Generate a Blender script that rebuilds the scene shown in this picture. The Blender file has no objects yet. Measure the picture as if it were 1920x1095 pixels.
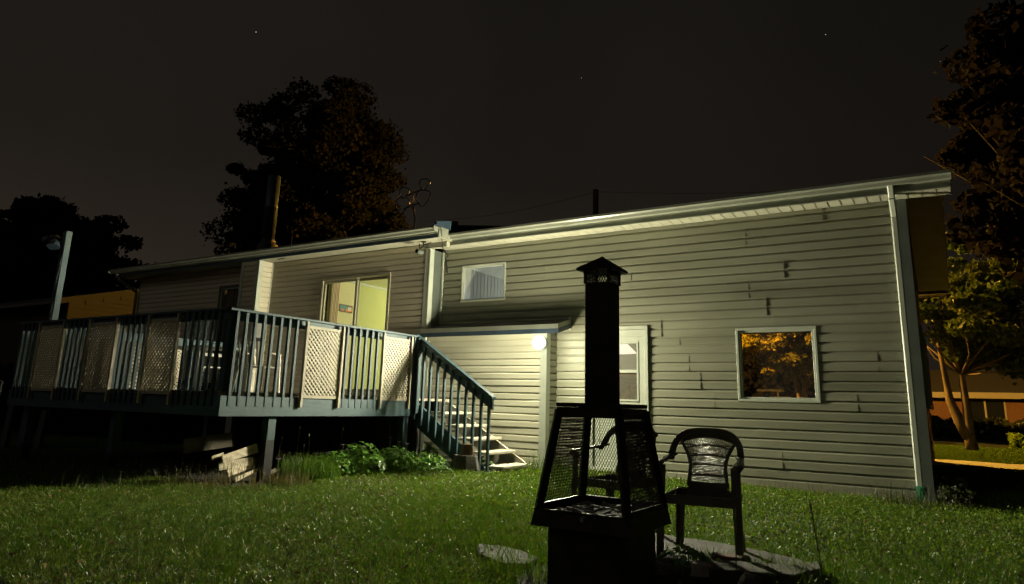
import bpy, bmesh, math, random
import numpy as np
from mathutils import Vector, Matrix
random.seed(7)
RNG = np.random.default_rng(11)
SC = bpy.context.scene
COL = SC.collection
PI = math.pi

# ------------------------------------------------------------------ camera
YAW, PITCH, ROLL = math.radians(31.911), math.radians(12.485), math.radians(1.6326)
cam_data = bpy.data.cameras.new('camera')
cam = bpy.data.objects.new('camera', cam_data)
COL.objects.link(cam)
cy, sy = math.cos(YAW), math.sin(YAW)
fwd = Vector((-sy*math.cos(PITCH), cy*math.cos(PITCH), math.sin(PITCH)))
rt = Vector((cy, sy, 0)); upv = rt.cross(fwd)
r2 = rt*math.cos(ROLL) + upv*math.sin(ROLL)
u2 = -rt*math.sin(ROLL) + upv*math.cos(ROLL)
cam.matrix_world = Matrix(((r2.x, u2.x, -fwd.x, 0), (r2.y, u2.y, -fwd.y, 0), (r2.z, u2.z, -fwd.z, 1.0), (0, 0, 0, 1)))
cam_data.sensor_width = 36
cam_data.lens = 1290/1920*36
cam_data.shift_y = -(547.5-470)/1920
cam_data.clip_start = 0.05
cam_data.clip_end = 2000
SC.camera = cam

# ------------------------------------------------------------------ world: light-polluted night sky
W = bpy.data.worlds.new('World'); SC.world = W; W.use_nodes = True
nt = W.node_tree; nt.nodes.clear()
wo = nt.nodes.new('ShaderNodeOutputWorld'); bg = nt.nodes.new('ShaderNodeBackground')
tc = nt.nodes.new('ShaderNodeTexCoord'); sep = nt.nodes.new('ShaderNodeSeparateXYZ')
nt.links.new(tc.outputs['Generated'], sep.inputs[0])
ramp = nt.nodes.new('ShaderNodeValToRGB')
ramp.color_ramp.elements[0].position = 0.0; ramp.color_ramp.elements[0].color = (.028, .0205, .0138, 1)
ramp.color_ramp.elements[1].position = 0.75; ramp.color_ramp.elements[1].color = (.0076, .0068, .0060, 1)
e = ramp.color_ramp.elements.new(0.3); e.color = (.0138, .0113, .0088, 1)
nt.links.new(sep.outputs['Z'], ramp.inputs[0])
side = nt.nodes.new('ShaderNodeMapRange')           # town glow is stronger towards the left of the house
side.inputs['From Min'].default_value = -0.9; side.inputs['From Max'].default_value = 0.15
side.inputs['To Min'].default_value = 1.2; side.inputs['To Max'].default_value = 0.62
nt.links.new(sep.outputs['X'], side.inputs['Value'])
mott = nt.nodes.new('ShaderNodeTexNoise'); mott.inputs['Scale'].default_value = 2.2; mott.inputs['Detail'].default_value = 5
mmr = nt.nodes.new('ShaderNodeMapRange'); mmr.inputs['From Min'].default_value = .3; mmr.inputs['From Max'].default_value = .7; mmr.inputs['To Min'].default_value = .72; mmr.inputs['To Max'].default_value = 1.02
vm = nt.nodes.new('ShaderNodeVectorMath'); vm.operation = 'SCALE'
nt.links.new(tc.outputs['Generated'], mott.inputs['Vector']); nt.links.new(mott.outputs['Fac'], mmr.inputs['Value'])
nt.links.new(ramp.outputs['Color'], vm.inputs[0]); nt.links.new(mmr.outputs[0], vm.inputs['Scale'])
nt.links.new(vm.outputs[0], bg.inputs['Color'])
nt.links.new(side.outputs['Result'], bg.inputs['Strength'])
nt.links.new(bg.outputs[0], wo.inputs[0])

SC.view_settings.view_transform = 'Standard'
SC.view_settings.look = 'None'
SC.view_settings.exposure = 0.0
SC.view_settings.gamma = 1.0
SC.cycles.max_bounces = 6
SC.cycles.diffuse_bounces = 3
SC.cycles.transparent_max_bounces = 16
SC.cycles.sample_clamp_indirect = 3.0
SC.cycles.use_denoising = True

LAMP_POS = (-5.335, 9.44, 1.938)
def point_light(name, loc, power, color, radius, falloff=None, smooth=0.0, parent=None):
    d = bpy.data.lights.new(name, 'POINT'); d.energy = power; d.color = color; d.shadow_soft_size = radius
    if falloff:
        d.use_nodes = True; n = d.node_tree
        em = n.nodes['Emission']; lf = n.nodes.new('ShaderNodeLightFalloff')
        lf.inputs['Strength'].default_value = 1.0; lf.inputs['Smooth'].default_value = smooth
        n.links.new(lf.outputs[falloff], em.inputs['Strength'])
    o = bpy.data.objects.new(name, d); o.location = loc; COL.objects.link(o)
    o.parent = parent
    return o
point_light('globe_lamp_light', LAMP_POS, 550.0, (1.0, .94, .66), .19, 'Linear', .85)
point_light('street_lamp_light', (-8.0, 27.6, 8.3), 2400.0, (1.0, .50, .06), .15, 'Linear')
point_light('dining_room_light', (-8.3, 12.6, 3.0), 200.0, (1.0, .96, .70), .2)
point_light('upper_room_light', (-6.2, 11.6, 3.1), 26.0, (.95, 1.0, .95), .15)
point_light('entry_room_light', (-5.6, 12.0, 2.1), 30.0, (1.0, .9, .7), .12)

fill_sun_d = bpy.data.lights.new('fill_sun', 'SUN'); fill_sun_d.energy = .07; fill_sun_d.angle = math.radians(25); fill_sun_d.color = (1.0, .97, .82)  # faint fill light added from behind the camera, no visible source
fill_sun = bpy.data.objects.new('fill_sun', fill_sun_d); COL.objects.link(fill_sun)
fill_sun.rotation_euler = Vector((.35, .8, -.55)).to_track_quat('-Z', 'Y').to_euler()

# ------------------------------------------------------------------ materials
MATS = {}
def mat(name, color, rough=.6, color2=None, scale=8.0, bump=0.0, bscale=30.0, spec=.4, metal=0.0, stretch=(1,1,1), detail=4, trans=0.0, mixlo=.35, mixhi=.7, sheen=None):
    if name in MATS: return MATS[name]
    m = bpy.data.materials.new(name); m.use_nodes = True
    n = m.node_tree; b = n.nodes['Principled BSDF']
    b.inputs['Base Color'].default_value = (*color, 1)
    b.inputs['Roughness'].default_value = rough
    b.inputs['Metallic'].default_value = metal
    b.inputs['Specular IOR Level'].default_value = spec
    tcn = n.nodes.new('ShaderNodeTexCoord'); mp = n.nodes.new('ShaderNodeMapping')
    mp.inputs['Scale'].default_value = stretch
    n.links.new(tcn.outputs['Object'], mp.inputs['Vector'])
    if color2:
        nz = n.nodes.new('ShaderNodeTexNoise'); nz.inputs['Scale'].default_value = scale; nz.inputs['Detail'].default_value = detail
        rp = n.nodes.new('ShaderNodeValToRGB')
        rp.color_ramp.elements[0].position = mixlo; rp.color_ramp.elements[0].color = (*color, 1)
        rp.color_ramp.elements[1].position = mixhi; rp.color_ramp.elements[1].color = (*color2, 1)
        n.links.new(mp.outputs[0], nz.inputs['Vector']); n.links.new(nz.outputs['Fac'], rp.inputs[0])
        n.links.new(rp.outputs[0], b.inputs['Base Color'])
    if bump:
        n2 = n.nodes.new('ShaderNodeTexNoise'); n2.inputs['Scale'].default_value = bscale; n2.inputs['Detail'].default_value = 5
        bp = n.nodes.new('ShaderNodeBump'); bp.inputs['Strength'].default_value = bump; bp.inputs['Distance'].default_value = .01
        n.links.new(mp.outputs[0], n2.inputs['Vector']); n.links.new(n2.outputs['Fac'], bp.inputs['Height'])
        n.links.new(bp.outputs[0], b.inputs['Normal'])
    if trans:
        b.inputs['Transmission Weight'].default_value = trans
    MATS[name] = m
    return m

def leaf_mat(name, c1, c2, scale=3.0, rough=.45, spec=.5, translucent=.35):
    if name in MATS: return MATS[name]
    m = mat(name, c1, rough, c2, scale=scale, spec=spec)
    n = m.node_tree; b = n.nodes['Principled BSDF']; out = n.nodes['Material Output']
    tr = n.nodes.new('ShaderNodeBsdfTranslucent'); mx = n.nodes.new('ShaderNodeMixShader')
    mx.inputs[0].default_value = translucent
    src = b.inputs['Base Color'].links[0].from_socket
    n.links.new(src, tr.inputs['Color'])
    n.links.new(b.outputs[0], mx.inputs[1]); n.links.new(tr.outputs[0], mx.inputs[2]); n.links.new(mx.outputs[0], out.inputs['Surface'])
    return m

def glass_mat(name, dirt=0.0, tint=(1, 1, 1), refl=.12, dcol=(.5, .5, .45), dscale=90):
    m = bpy.data.materials.new(name); m.use_nodes = True
    n = m.node_tree; n.nodes.remove(n.nodes['Principled BSDF']); out = n.nodes['Material Output']
    t = n.nodes.new('ShaderNodeBsdfTransparent'); t.inputs[0].default_value = (*tint, 1)
    g = n.nodes.new('ShaderNodeBsdfGlossy'); g.inputs['Roughness'].default_value = .02
    mx = n.nodes.new('ShaderNodeMixShader'); lw = n.nodes.new('ShaderNodeLayerWeight'); pw = n.nodes.new('ShaderNodeMath'); pw.operation = 'POWER'; pw.inputs[1].default_value = 4.0
    fr = n.nodes.new('ShaderNodeMath'); fr.operation = 'MULTIPLY_ADD'; fr.inputs[1].default_value = .8; fr.inputs[2].default_value = .025
    n.links.new(lw.outputs['Facing'], pw.inputs[0]); n.links.new(pw.outputs[0], fr.inputs[0])
    n.links.new(fr.outputs[0], mx.inputs[0]); n.links.new(t.outputs[0], mx.inputs[1]); n.links.new(g.outputs[0], mx.inputs[2])
    last = mx
    if dirt:
        d = n.nodes.new('ShaderNodeBsdfDiffuse'); d.inputs[0].default_value = (*dcol, 1)
        tcn = n.nodes.new('ShaderNodeTexCoord'); nz = n.nodes.new('ShaderNodeTexNoise'); nz.inputs['Scale'].default_value = dscale
        nz.inputs['Detail'].default_value = 6
        mr = n.nodes.new('ShaderNodeMapRange'); mr.inputs['From Min'].default_value = .45; mr.inputs['From Max'].default_value = .8
        mr.inputs['To Min'].default_value = dirt*.35; mr.inputs['To Max'].default_value = dirt
        n.links.new(tcn.outputs['Object'], nz.inputs['Vector']); n.links.new(nz.outputs['Fac'], mr.inputs['Value'])
        m2 = n.nodes.new('ShaderNodeMixShader')
        n.links.new(mr.outputs[0], m2.inputs[0]); n.links.new(mx.outputs[0], m2.inputs[1]); n.links.new(d.outputs[0], m2.inputs[2])
        last = m2
    n.links.new(last.outputs[0], out.inputs['Surface'])
    MATS[name] = m
    return m

def emit_mat(name, color, strength):
    m = bpy.data.materials.new(name); m.use_nodes = True
    b = m.node_tree.nodes['Principled BSDF']
    b.inputs['Base Color'].default_value = (*color, 1)
    b.inputs['Emission Color'].default_value = (*color, 1); b.inputs['Emission Strength'].default_value = strength
    return m

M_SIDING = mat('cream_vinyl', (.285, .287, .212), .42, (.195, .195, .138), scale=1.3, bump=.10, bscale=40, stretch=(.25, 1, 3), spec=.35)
M_SIDING3 = mat('lamplit_pale_vinyl', (.62, .60, .46), .42, (.54, .52, .40), scale=2.2, bump=.10, bscale=40, stretch=(.25, 1, 3), spec=.35)  # pale entry panels; colour lightened to paint in the globe lamp's glow
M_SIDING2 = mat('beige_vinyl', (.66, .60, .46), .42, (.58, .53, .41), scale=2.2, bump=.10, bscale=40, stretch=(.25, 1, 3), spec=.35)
M_WALLCORE = mat('wall_sheathing', (.30, .29, .24), .8)
M_TRIM = mat('white_trim', (.52, .55, .46), .4, (.45, .48, .40), scale=5, spec=.4)
M_GREYTRIM = mat('grey_corner_trim', (.12, .14, .12), .5, (.10, .115, .10), scale=4)
M_GUTTER = mat('cream_aluminium', (.30, .315, .25), .35, (.24, .25, .20), scale=3, spec=.5)
M_SOFFIT = mat('soffit_vinyl', (.46, .45, .35), .5, (.40, .39, .30), scale=4)
M_NAVY = mat('navy_fascia', (.045, .075, .105), .5, (.035, .055, .08), scale=6)
M_SHINGLE = mat('roof_shingle', (.035, .034, .034), .9, (.06, .055, .05), scale=25, bump=.5, bscale=60)
M_TEAL = mat('blue_grey_painted_wood', (.050, .095, .112), .55, (.030, .060, .072), scale=6, bump=.25, bscale=25, stretch=(1, 1, .3))
M_TEALX = mat('blue_grey_painted_board', (.058, .108, .126), .55, (.036, .070, .084), scale=5, bump=.25, bscale=25, stretch=(.3, .3, 1))


M_DECKFLOOR = mat('deck_board_wood', (.42, .34, .26), .7, (.32, .26, .2), scale=8, bump=.3, stretch=(.3, 1, 1))
M_TREAD = mat('pale_stair_wood', (.52, .49, .38), .6, (.38, .35, .27), scale=7, bump=.25, bscale=30, stretch=(1, .3, 1))
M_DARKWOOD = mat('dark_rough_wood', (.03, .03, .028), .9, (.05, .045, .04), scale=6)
M_STOVE = mat('black_stove_paint', (.014, .014, .014), .5, (.034, .025, .019), scale=10, bump=.25, bscale=70, spec=.12)
M_ASH = mat('ash_and_embers', (.25, .24, .22), .9, (.03, .028, .025), scale=22, bump=.8, bscale=40)
M_RESIN = mat('dark_brown_resin', (.085, .072, .050), .42, (.06, .05, .035), scale=9, spec=.5)
M_WHITEPL = mat('white_plastic', (.75, .74, .68), .35, (.66, .65, .6), scale=6)
M_METAL = mat('galvanised_steel', (.045, .065, .095), .5, (.035, .05, .07), scale=5, metal=.2, stretch=(1, 1, .2))
M_GREENPIPE = mat('green_corrugated_plastic', (.02, .15, .07), .45)
M_CONC = mat('concrete', (.10, .095, .08), .9, (.055, .05, .042), scale=9, bump=.6, bscale=45)
M_CONCD = mat('dirty_concrete', (.12, .115, .09), .95, (.06, .06, .045), scale=7, bump=.7, bscale=35)
M_STONE = mat('pale_quartz', (.42, .36, .33), .8, (.25, .2, .18), scale=20, bump=.5)
M_PLANK = mat('old_sawn_plank', (.74, .66, .50), .75, (.42, .35, .25), scale=9, bump=.6, bscale=30, stretch=(.4, 1, 2.5))
M_BARK = mat('bark', (.03, .026, .022), .95, (.018, .015, .012), scale=5, bump=1.0, bscale=9, stretch=(1, 1, .35))
M_BRICK = mat('brown_brick', (.16, .075, .045), .9, (.10, .05, .035), scale=12, bump=.4)
M_BROWN = mat('brown_boarding', (.045, .026, .018), .8, (.03, .018, .014), scale=5)
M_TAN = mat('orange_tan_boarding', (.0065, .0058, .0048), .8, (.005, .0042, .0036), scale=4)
M_LIME = mat('lime_wall_paint', (.48, .50, .20), .7, (.46, .48, .20), scale=1.5)
M_CREAMWALL = mat('cream_wall_paint', (.74, .68, .42), .7, (.68, .64, .40), scale=1.2)
M_PINK = mat('pale_pink_curtain', (.90, .76, .60), .8, (.82, .64, .48), scale=3, stretch=(1, 8, .2))
M_CEIL = mat('ceiling_paint', (.70, .70, .50), .8)
M_PANELING = mat('grey_wall_panelling', (.40, .42, .38), .6, (.30, .32, .29), scale=4, stretch=(1, 1, .2))
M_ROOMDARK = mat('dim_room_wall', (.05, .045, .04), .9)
M_CABINET = mat('orange_pine', (.34, .14, .04), .5, (.2, .08, .025), scale=8, stretch=(.4, .4, 3))
M_CURTAIN = mat('brown_curtain', (.10, .065, .045), .9, (.05, .035, .025), scale=6, stretch=(6, 1, .1))
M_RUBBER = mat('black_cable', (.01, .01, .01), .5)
M_SOIL = mat('dark_soil', (.03, .026, .02), 1.0, (.018, .016, .012), scale=14, bump=.8, bscale=30)
M_SIDEWALK = mat('sidewalk_concrete', (.55, .53, .48), .9, (.45, .43, .39), scale=4, bump=.3)
M_ASPHALT = mat('asphalt', (.05, .05, .05), .9, (.04, .04, .04), scale=20, bump=.3)
M_CARPAINT = mat('blue_grey_car_paint', (.10, .14, .19), .25, spec=.6)
M_CARGLASS = mat('dark_car_glass', (.01, .012, .015), .08, spec=.8)
M_TYRE = mat('tyre_rubber', (.012, .012, .012), .8)
M_PLASTICY = mat('yellow_plastic', (.7, .45, .08), .4)
M_RED = mat('red_twig', (.45, .06, .02), .6)
M_STUMP = mat('cut_log', (.17, .10, .055), .9, (.09, .055, .03), scale=10, bump=.6, stretch=(1, 1, .3))
M_PETAL = mat('violet_petal', (.38, .2, .62), .6, (.28, .12, .5), scale=20)
M_LATT = leaf_mat('weathered_white_lattice', (.66, .60, .47), (.55, .50, .39), scale=7, rough=.5, translucent=.3)
M_BATTEN = leaf_mat('weathered_white_batten', (.52, .47, .36), (.40, .36, .28), scale=9, rough=.6, translucent=.15)
GL_CLEAR = glass_mat('window_glass', dirt=.04)
GL_DIRTY = glass_mat('dusty_glass', dirt=.28, dcol=(.45, .46, .38), dscale=120)
M_GRASS = leaf_mat('grass_blade', (.036, .125, .006), (.18, .27, .012), scale=14, rough=.42, spec=.3, translucent=.3)
M_GRASSDRY = leaf_mat('dry_grass', (.10, .095, .03), (.20, .16, .06), scale=9.0, spec=.2)
M_CLOVER = leaf_mat('clover_leaf', (.07, .19, .012), (.28, .33, .03), scale=40, rough=.5, spec=.25)
M_LEAFBED = leaf_mat('garden_leaf', (.09, .24, .03), (.24, .42, .08), scale=12, rough=.3, spec=.7)
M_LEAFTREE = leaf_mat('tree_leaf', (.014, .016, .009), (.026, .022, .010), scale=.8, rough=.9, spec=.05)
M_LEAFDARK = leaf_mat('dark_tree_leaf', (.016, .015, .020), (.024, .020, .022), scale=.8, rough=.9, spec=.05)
M_LEAFSTREET = leaf_mat('street_tree_leaf', (.07, .12, .02), (.13, .15, .025), scale=1.0)
M_LEAFLAMPLIT = leaf_mat('lamplit_tree_leaf', (.20, .18, .02), (.40, .31, .04), scale=1.5, rough=.7, spec=.1)  # leaf colour brightened and yellowed, standing for street lamp light on the crown
M_HEDGE = leaf_mat('hedge_leaf', (.035, .045, .012), (.07, .075, .02), scale=2.0)

# ------------------------------------------------------------------ mesh helpers
class MB:
    def __init__(s): s.v = []; s.f = []
    def box(s, x0, x1, y0, y1, z0, z1):
        b = len(s.v)
        s.v += [(x0,y0,z0),(x1,y0,z0),(x1,y1,z0),(x0,y1,z0),(x0,y0,z1),(x1,y0,z1),(x1,y1,z1),(x0,y1,z1)]
        s.f += [tuple(b+i for i in q) for q in ((0,3,2,1),(4,5,6,7),(0,1,5,4),(1,2,6,5),(2,3,7,6),(3,0,4,7))]
        return s
    def bar(s, p, q, w, h, up=(0,0,1), w2=None, h2=None):
        p = Vector(p); q = Vector(q); d = (q-p).normalized(); u = Vector(up)
        if abs(d.dot(u)) > .98: u = Vector((0,1,0)) if abs(d.y) < .9 else Vector((1,0,0))
        a = d.cross(u).normalized(); c = a.cross(d).normalized()
        b = len(s.v)
        w2 = w if w2 is None else w2; h2 = h if h2 is None else h2
        for pt, ww, hh in ((p, w, h), (q, w2, h2)):
            for i, j in ((-1,-1),(1,-1),(1,1),(-1,1)):
                s.v.append(tuple(pt + a*(i*ww/2) + c*(j*hh/2)))
        s.f += [tuple(b+i for i in f) for f in ((0,1,2,3),(7,6,5,4),(0,4,5,1),(1,5,6,2),(2,6,7,3),(3,7,4,0))]
        return s
    def prism(s, pts, d):          # pts: planar loop, d: extrusion vector
        b = len(s.v); n = len(pts)
        s.v += [tuple(p) for p in pts] + [tuple(Vector(p)+Vector(d)) for p in pts]
        s.f.append(tuple(b+i for i in range(n))[::-1]); s.f.append(tuple(b+n+i for i in range(n)))
        for i in range(n):
            j = (i+1) % n; s.f.append((b+i, b+j, b+n+j, b+n+i))
        return s
    def lathe(s, prof, c=(0,0,0), n=16, axis='Z'):
        b = len(s.v)
        for r, h in prof:
            for i in range(n):
                a = 2*PI*i/n
                x, y = r*math.cos(a), r*math.sin(a)
                p = (x, y, h) if axis == 'Z' else ((x, h, y) if axis == 'Y' else (h, x, y))
                s.v.append((c[0]+p[0], c[1]+p[1], c[2]+p[2]))
        for k in range(len(prof)-1):
            for i in range(n):
                j = (i+1) % n
                s.f.append((b+k*n+i, b+k*n+j, b+(k+1)*n+j, b+(k+1)*n+i))
        s.f.append(tuple(b+i for i in range(n))[::-1]); s.f.append(tuple(b+(len(prof)-1)*n+i for i in range(n)))
        return s
    def tube(s, pts, rad, n=6):
        pts = [Vector(p) for p in pts]; rad = rad if hasattr(rad, '__len__') else [rad]*len(pts)
        b = len(s.v); ref = Vector((.13, .2, 1)).normalized()
        for k, p in enumerate(pts):
            d = (pts[min(k+1, len(pts)-1)]-pts[max(k-1, 0)]).normalized()
            u = ref if abs(d.dot(ref)) < .95 else Vector((1, 0, 0))
            a = d.cross(u).normalized(); c = a.cross(d)
            for i in range(n):
                t = 2*PI*i/n; s.v.append(tuple(p+(a*math.cos(t)+c*math.sin(t))*rad[k]))
        for k in range(len(pts)-1):
            for i in range(n):
                j = (i+1) % n; s.f.append((b+k*n+i, b+k*n+j, b+(k+1)*n+j, b+(k+1)*n+i))
        s.f.append(tuple(b+i for i in range(n))[::-1]); s.f.append(tuple(b+(len(pts)-1)*n+i for i in range(n)))
        return s
    def build(s, name, m, parent=None, bevel=0.0, smooth=False, loc=None):
        me = bpy.data.meshes.new(name); me.from_pydata(s.v, [], s.f)
        bm = bmesh.new(); bm.from_mesh(me)
        bmesh.ops.recalc_face_normals(bm, faces=bm.faces)
        if bevel: bmesh.ops.bevel(bm, geom=list(bm.edges), offset=bevel, segments=1, affect='EDGES', clamp_overlap=True)
        bm.to_mesh(me); bm.free()
        me.materials.append(m)
        if smooth: me.polygons.foreach_set('use_smooth', [True]*len(me.polygons))
        o = bpy.data.objects.new(name, me); COL.objects.link(o)
        if parent: o.parent = parent
        if loc: o.location = loc
        return o

def tag(o, label=None, cat=None, group=None, kind=None):
    if label: o['label'] = label
    if cat: o['category'] = cat
    if group: o['group'] = group
    if kind: o['kind'] = kind
    return o
def empty(name, loc=(0,0,0), rz=0, label=None, cat=None, group=None):
    o = bpy.data.objects.new(name, None); COL.objects.link(o); o.location = loc; o.rotation_euler = (0, 0, rz)
    o.empty_display_size = .1
    return tag(o, label, cat, group)
def copy_tree(o, parent=None):
    c = o.copy(); COL.objects.link(c)
    if parent: c.parent = parent
    for ch in list(o.children): copy_tree(ch, c)
    return c
def raw_mesh(name, V, F, m, parent=None):      # V (n,3) array, F (k,4) or (k,3) array
    me = bpy.data.meshes.new(name)
    V = np.ascontiguousarray(V, dtype=np.float32); F = np.ascontiguousarray(F, dtype=np.int32)
    k = F.shape[1]
    me.vertices.add(len(V)); me.vertices.foreach_set('co', V.ravel())
    me.loops.add(F.size); me.loops.foreach_set('vertex_index', F.ravel())
    me.polygons.add(len(F)); me.polygons.foreach_set('loop_start', np.arange(0, F.size, k, dtype=np.int32))
    try: me.polygons.foreach_set('loop_total', np.full(len(F), k, dtype=np.int32))
    except Exception: pass
    me.update(calc_edges=True); me.validate()
    me.materials.append(m)
    o = bpy.data.objects.new(name, me); COL.objects.link(o)
    if parent: o.parent = parent
    return o

# ------------------------------------------------------------------ ground
def gz(x, y):
    z = -.02 + .05*np.clip((y-6)/4, 0, 1)*np.clip((-x-1)/4, 0, 1)
    z = z + .018*np.sin(x*1.3+.4)*np.cos(y*1.1) + .010*np.sin(x*3.1+y*2.3)
    z = z - .25*np.clip((y-20)/30, 0, 1)
    z = z*np.clip((60-np.abs(y))/20, 0, 1)
    return z
def grid_sheet(name, xs, ys, m, dz=0.0, kind='structure', zf=gz):
    X, Y = np.meshgrid(xs, ys); Z = zf(X, Y)+dz
    V = np.stack([X.ravel(), Y.ravel(), Z.ravel()], 1)
    nx, ny = len(xs), len(ys)
    i = (np.arange(ny-1)[:, None]*nx+np.arange(nx-1)[None]).ravel()
    F = np.stack([i, i+1, i+1+nx, i+nx], 1)
    o = raw_mesh(name, V, F, m)
    o.data.polygons.foreach_set('use_smooth', [True]*len(o.data.polygons))
    o['kind'] = kind
    return o
M_LAWN = mat('lawn_base', (.014, .022, .005), 1.0, (.03, .034, .01), scale=3.5, bump=.8, bscale=60)
xs = np.concatenate([np.linspace(-400, -40, 10), np.linspace(-36, -14, 23), np.linspace(-13, 4, 120), np.linspace(5, 40, 30), np.linspace(50, 400, 9)])
ys = np.concatenate([np.linspace(-200, -10, 10), np.linspace(-5, 1, 7), np.linspace(1.5, 12, 90), np.linspace(13, 60, 48), np.linspace(80, 500, 10)])
grid_sheet('ground', xs, ys, M_LAWN)
grid_sheet('flower_bed', np.linspace(-12.6, -6.0, 40), np.linspace(5.35, 9.0, 30), M_SOIL, dz=.006)
grid_sheet('sidewalk', np.linspace(-6, 40, 60), np.linspace(17.0, 19.3, 6), M_SIDEWALK, dz=.03)
grid_sheet('road', np.linspace(-80, -1, 60), np.linspace(23.6, 27.2, 10), M_ASPHALT, dz=.02)

# ------------------------------------------------------------------ house
YR, YL, YB, YC = 10.0, 9.63, 9.65, 9.28     # wall planes: right wing, left wing, entry bump-out, chimney chase
XR, XI, XL = -.30, -7.75, -17.0             # right end, step in the wall, left end
house = empty('house', (-8, 10, 0), 0, 'long low house with cream vinyl siding and sloping eaves behind the lawn', 'house')
def hp(o):          # parts are modelled in world coordinates
    o.parent = house; o.matrix_parent_inverse = Matrix.Translation((8, -10, 0)); return o
def hb(mb, name, m, **k):
    return hp(mb.build(name, m, **k))

def rects_minus(x0, x1, z0, z1, holes):
    xsn = sorted({x0, x1, *[h for o in holes for h in o[:2] if x0 < h < x1]})
    out = []
    for a, b in zip(xsn, xsn[1:]):
        xm = (a+b)/2; segs = [(z0, z1)]
        for hx0, hx1, hz0, hz1 in holes:
            if hx0 < xm < hx1:
                ns = []
                for s0, s1 in segs:
                    if hz1 <= s0 or hz0 >= s1: ns.append((s0, s1)); continue
                    if s0 < hz0: ns.append((s0, hz0))
                    if hz1 < s1: ns.append((hz1, s1))
                segs = ns
        out += [(a, b, s0, s1) for s0, s1 in segs if s1-s0 > .004]
    return out

def wall_core(name, x0, x1, z0, z1, Y, holes, t=.12, label=None):
    mb = MB()
    for a, b, c, d in rects_minus(x0, x1, z0, z1, holes): mb.box(a, b, Y+.001, Y+t, c, d)
    o = hb(mb, name, M_WALLCORE)
    if label: o['label'] = label
    return o

def siding(parent, x0, x1, zb, zt, Y, lap, holes, seams, m, xform=None, wave=.0022, per=2, nsub=1.2):
    """vinyl panels of two laps each. seams: {course: [x,...]}"""
    n = int(math.ceil((zt-zb)/(lap*per)))
    for c in range(n):
        sx = sorted([s for s in seams.get(c, []) if x0 < s < x1])
        for (a, b) in zip([x0]+sx, sx+[x1]):
            V = []; F = []; groups = []
            lift_r = .005 if b != x1 else 0.0
            ph = random.random()*6
            hit = False
            for l in range(per):
                za = zb+(c*per+l)*lap; ztop = min(za+lap, zt)
                if ztop-za < .01: continue
                for (ra, rb, s0, s1) in rects_minus(a, b, za, ztop, holes):
                    hit = True
                    near_ = [g for g in groups if any(ra <= q[1]+1e-4 and q[0] <= rb+1e-4 and s0 <= q[3]+1e-4 and q[2] <= s1+1e-4 for q in g['r'])]
                    if near_:
                        G = near_[0]
                        for o_ in near_[1:]:
                            off = len(G['V']); G['V'] += o_['V']; G['F'] += [tuple(i_+off for i_ in f_) for f_ in o_['F']]; G['r'] += o_['r']; groups.remove(o_)
                    else:
                        G = {'V': [], 'F': [], 'r': []}; groups.append(G)
                    G['r'].append((ra, rb, s0, s1)); V = G['V']; F = G['F']
                    k = max(1, int((rb-ra)*nsub*2)) if rb-ra > .4 else 1
                    base = len(V)
                    def yo(z):
                        f = (z-za)/lap
                        return .003+(.021-.002*f/.70 if f < .70 else (.019-.015*(f-.70)/.18 if f < .88 else .004-.003*(f-.88)/.12))
                    zs = [s0]+[za+lap*f for f in (.70, .88) if s0+.004 < za+lap*f < s1-.004]+[s1]
                    while len(zs) < 4: zs.insert(1, zs[0]+(zs[1]-zs[0])*.5)
                    prof = [(s0, .001)]+[(z, yo(z)) for z in zs]+[(s1, .001)]
                    for i in range(k+1):
                        x = ra+(rb-ra)*i/k
                        wv = wave*math.sin(x*2.1+ph+l*.7)+wave*.6*math.sin(x*5.3+ph*2)
                        lf = lift_r*max(0, 1-(b-x)/.7)**1.5
                        for j, (z, y) in enumerate(prof):
                            V.append((x, Y-(y+(wv+lf*max(.1, 1-(z-za)/lap)+.002 if 0 < j < 5 else 0)), z))
                    for i in range(k):
                        for j in range(5):
                            q = base+i*6+j; F.append((q, q+6, q+7, q+1))
                    F.append(tuple(base+j for j in range(6))); F.append(tuple(base+k*6+j for j in range(6))[::-1])
            for G in groups:
                V = [xform(p) for p in G['V']] if xform else G['V']
                mb = MB(); mb.v = V; mb.f = G['F']
                o = mb.build('siding_panel', m, parent)
                o.matrix_parent_inverse = parent.matrix_world.inverted() if False else Matrix.Translation((8, -10, 0)) if False else o.matrix_parent_inverse
                o['_w'] = 1

# openings
PATIO = (-10.48, -8.64, 1.06, 3.35)
SMALLW = (-7.273, -6.325, 2.745, 3.415)
DOOR = (-4.70, -3.74, .04, 2.21)
LOWW = (-2.44, -1.38, 1.11, 2.125)
LEFTW = (-13.74, -12.62, 1.9, 3.39)
FRONTW = (-6.6, -.9, .6, 3.3)

w_right = wall_core('right_wall', XI, XR, -.15, 3.74, YR, [SMALLW, DOOR, LOWW])
w_left = wall_core('left_wall', XL, XI, .2, 3.80, YL, [PATIO, LEFTW])
w_bump = wall_core('entry_wall', XI+.0, -5.32, -.15, 2.14, YB, [], t=.3)
mb = MB(); mb.box(-12.56, -12.03, YC+.01, YL-.001, .2, 3.8); w_chase = hb(mb, 'chimney_chase', M_WALLCORE)
hb(MB().box(XL, XI-.01, YL-.05, YL-.021, -.15, .97), 'shade_dark_foundation', M_DARKWOOD)  # dark sheet over the lower wall, standing for shade under the deck
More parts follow.
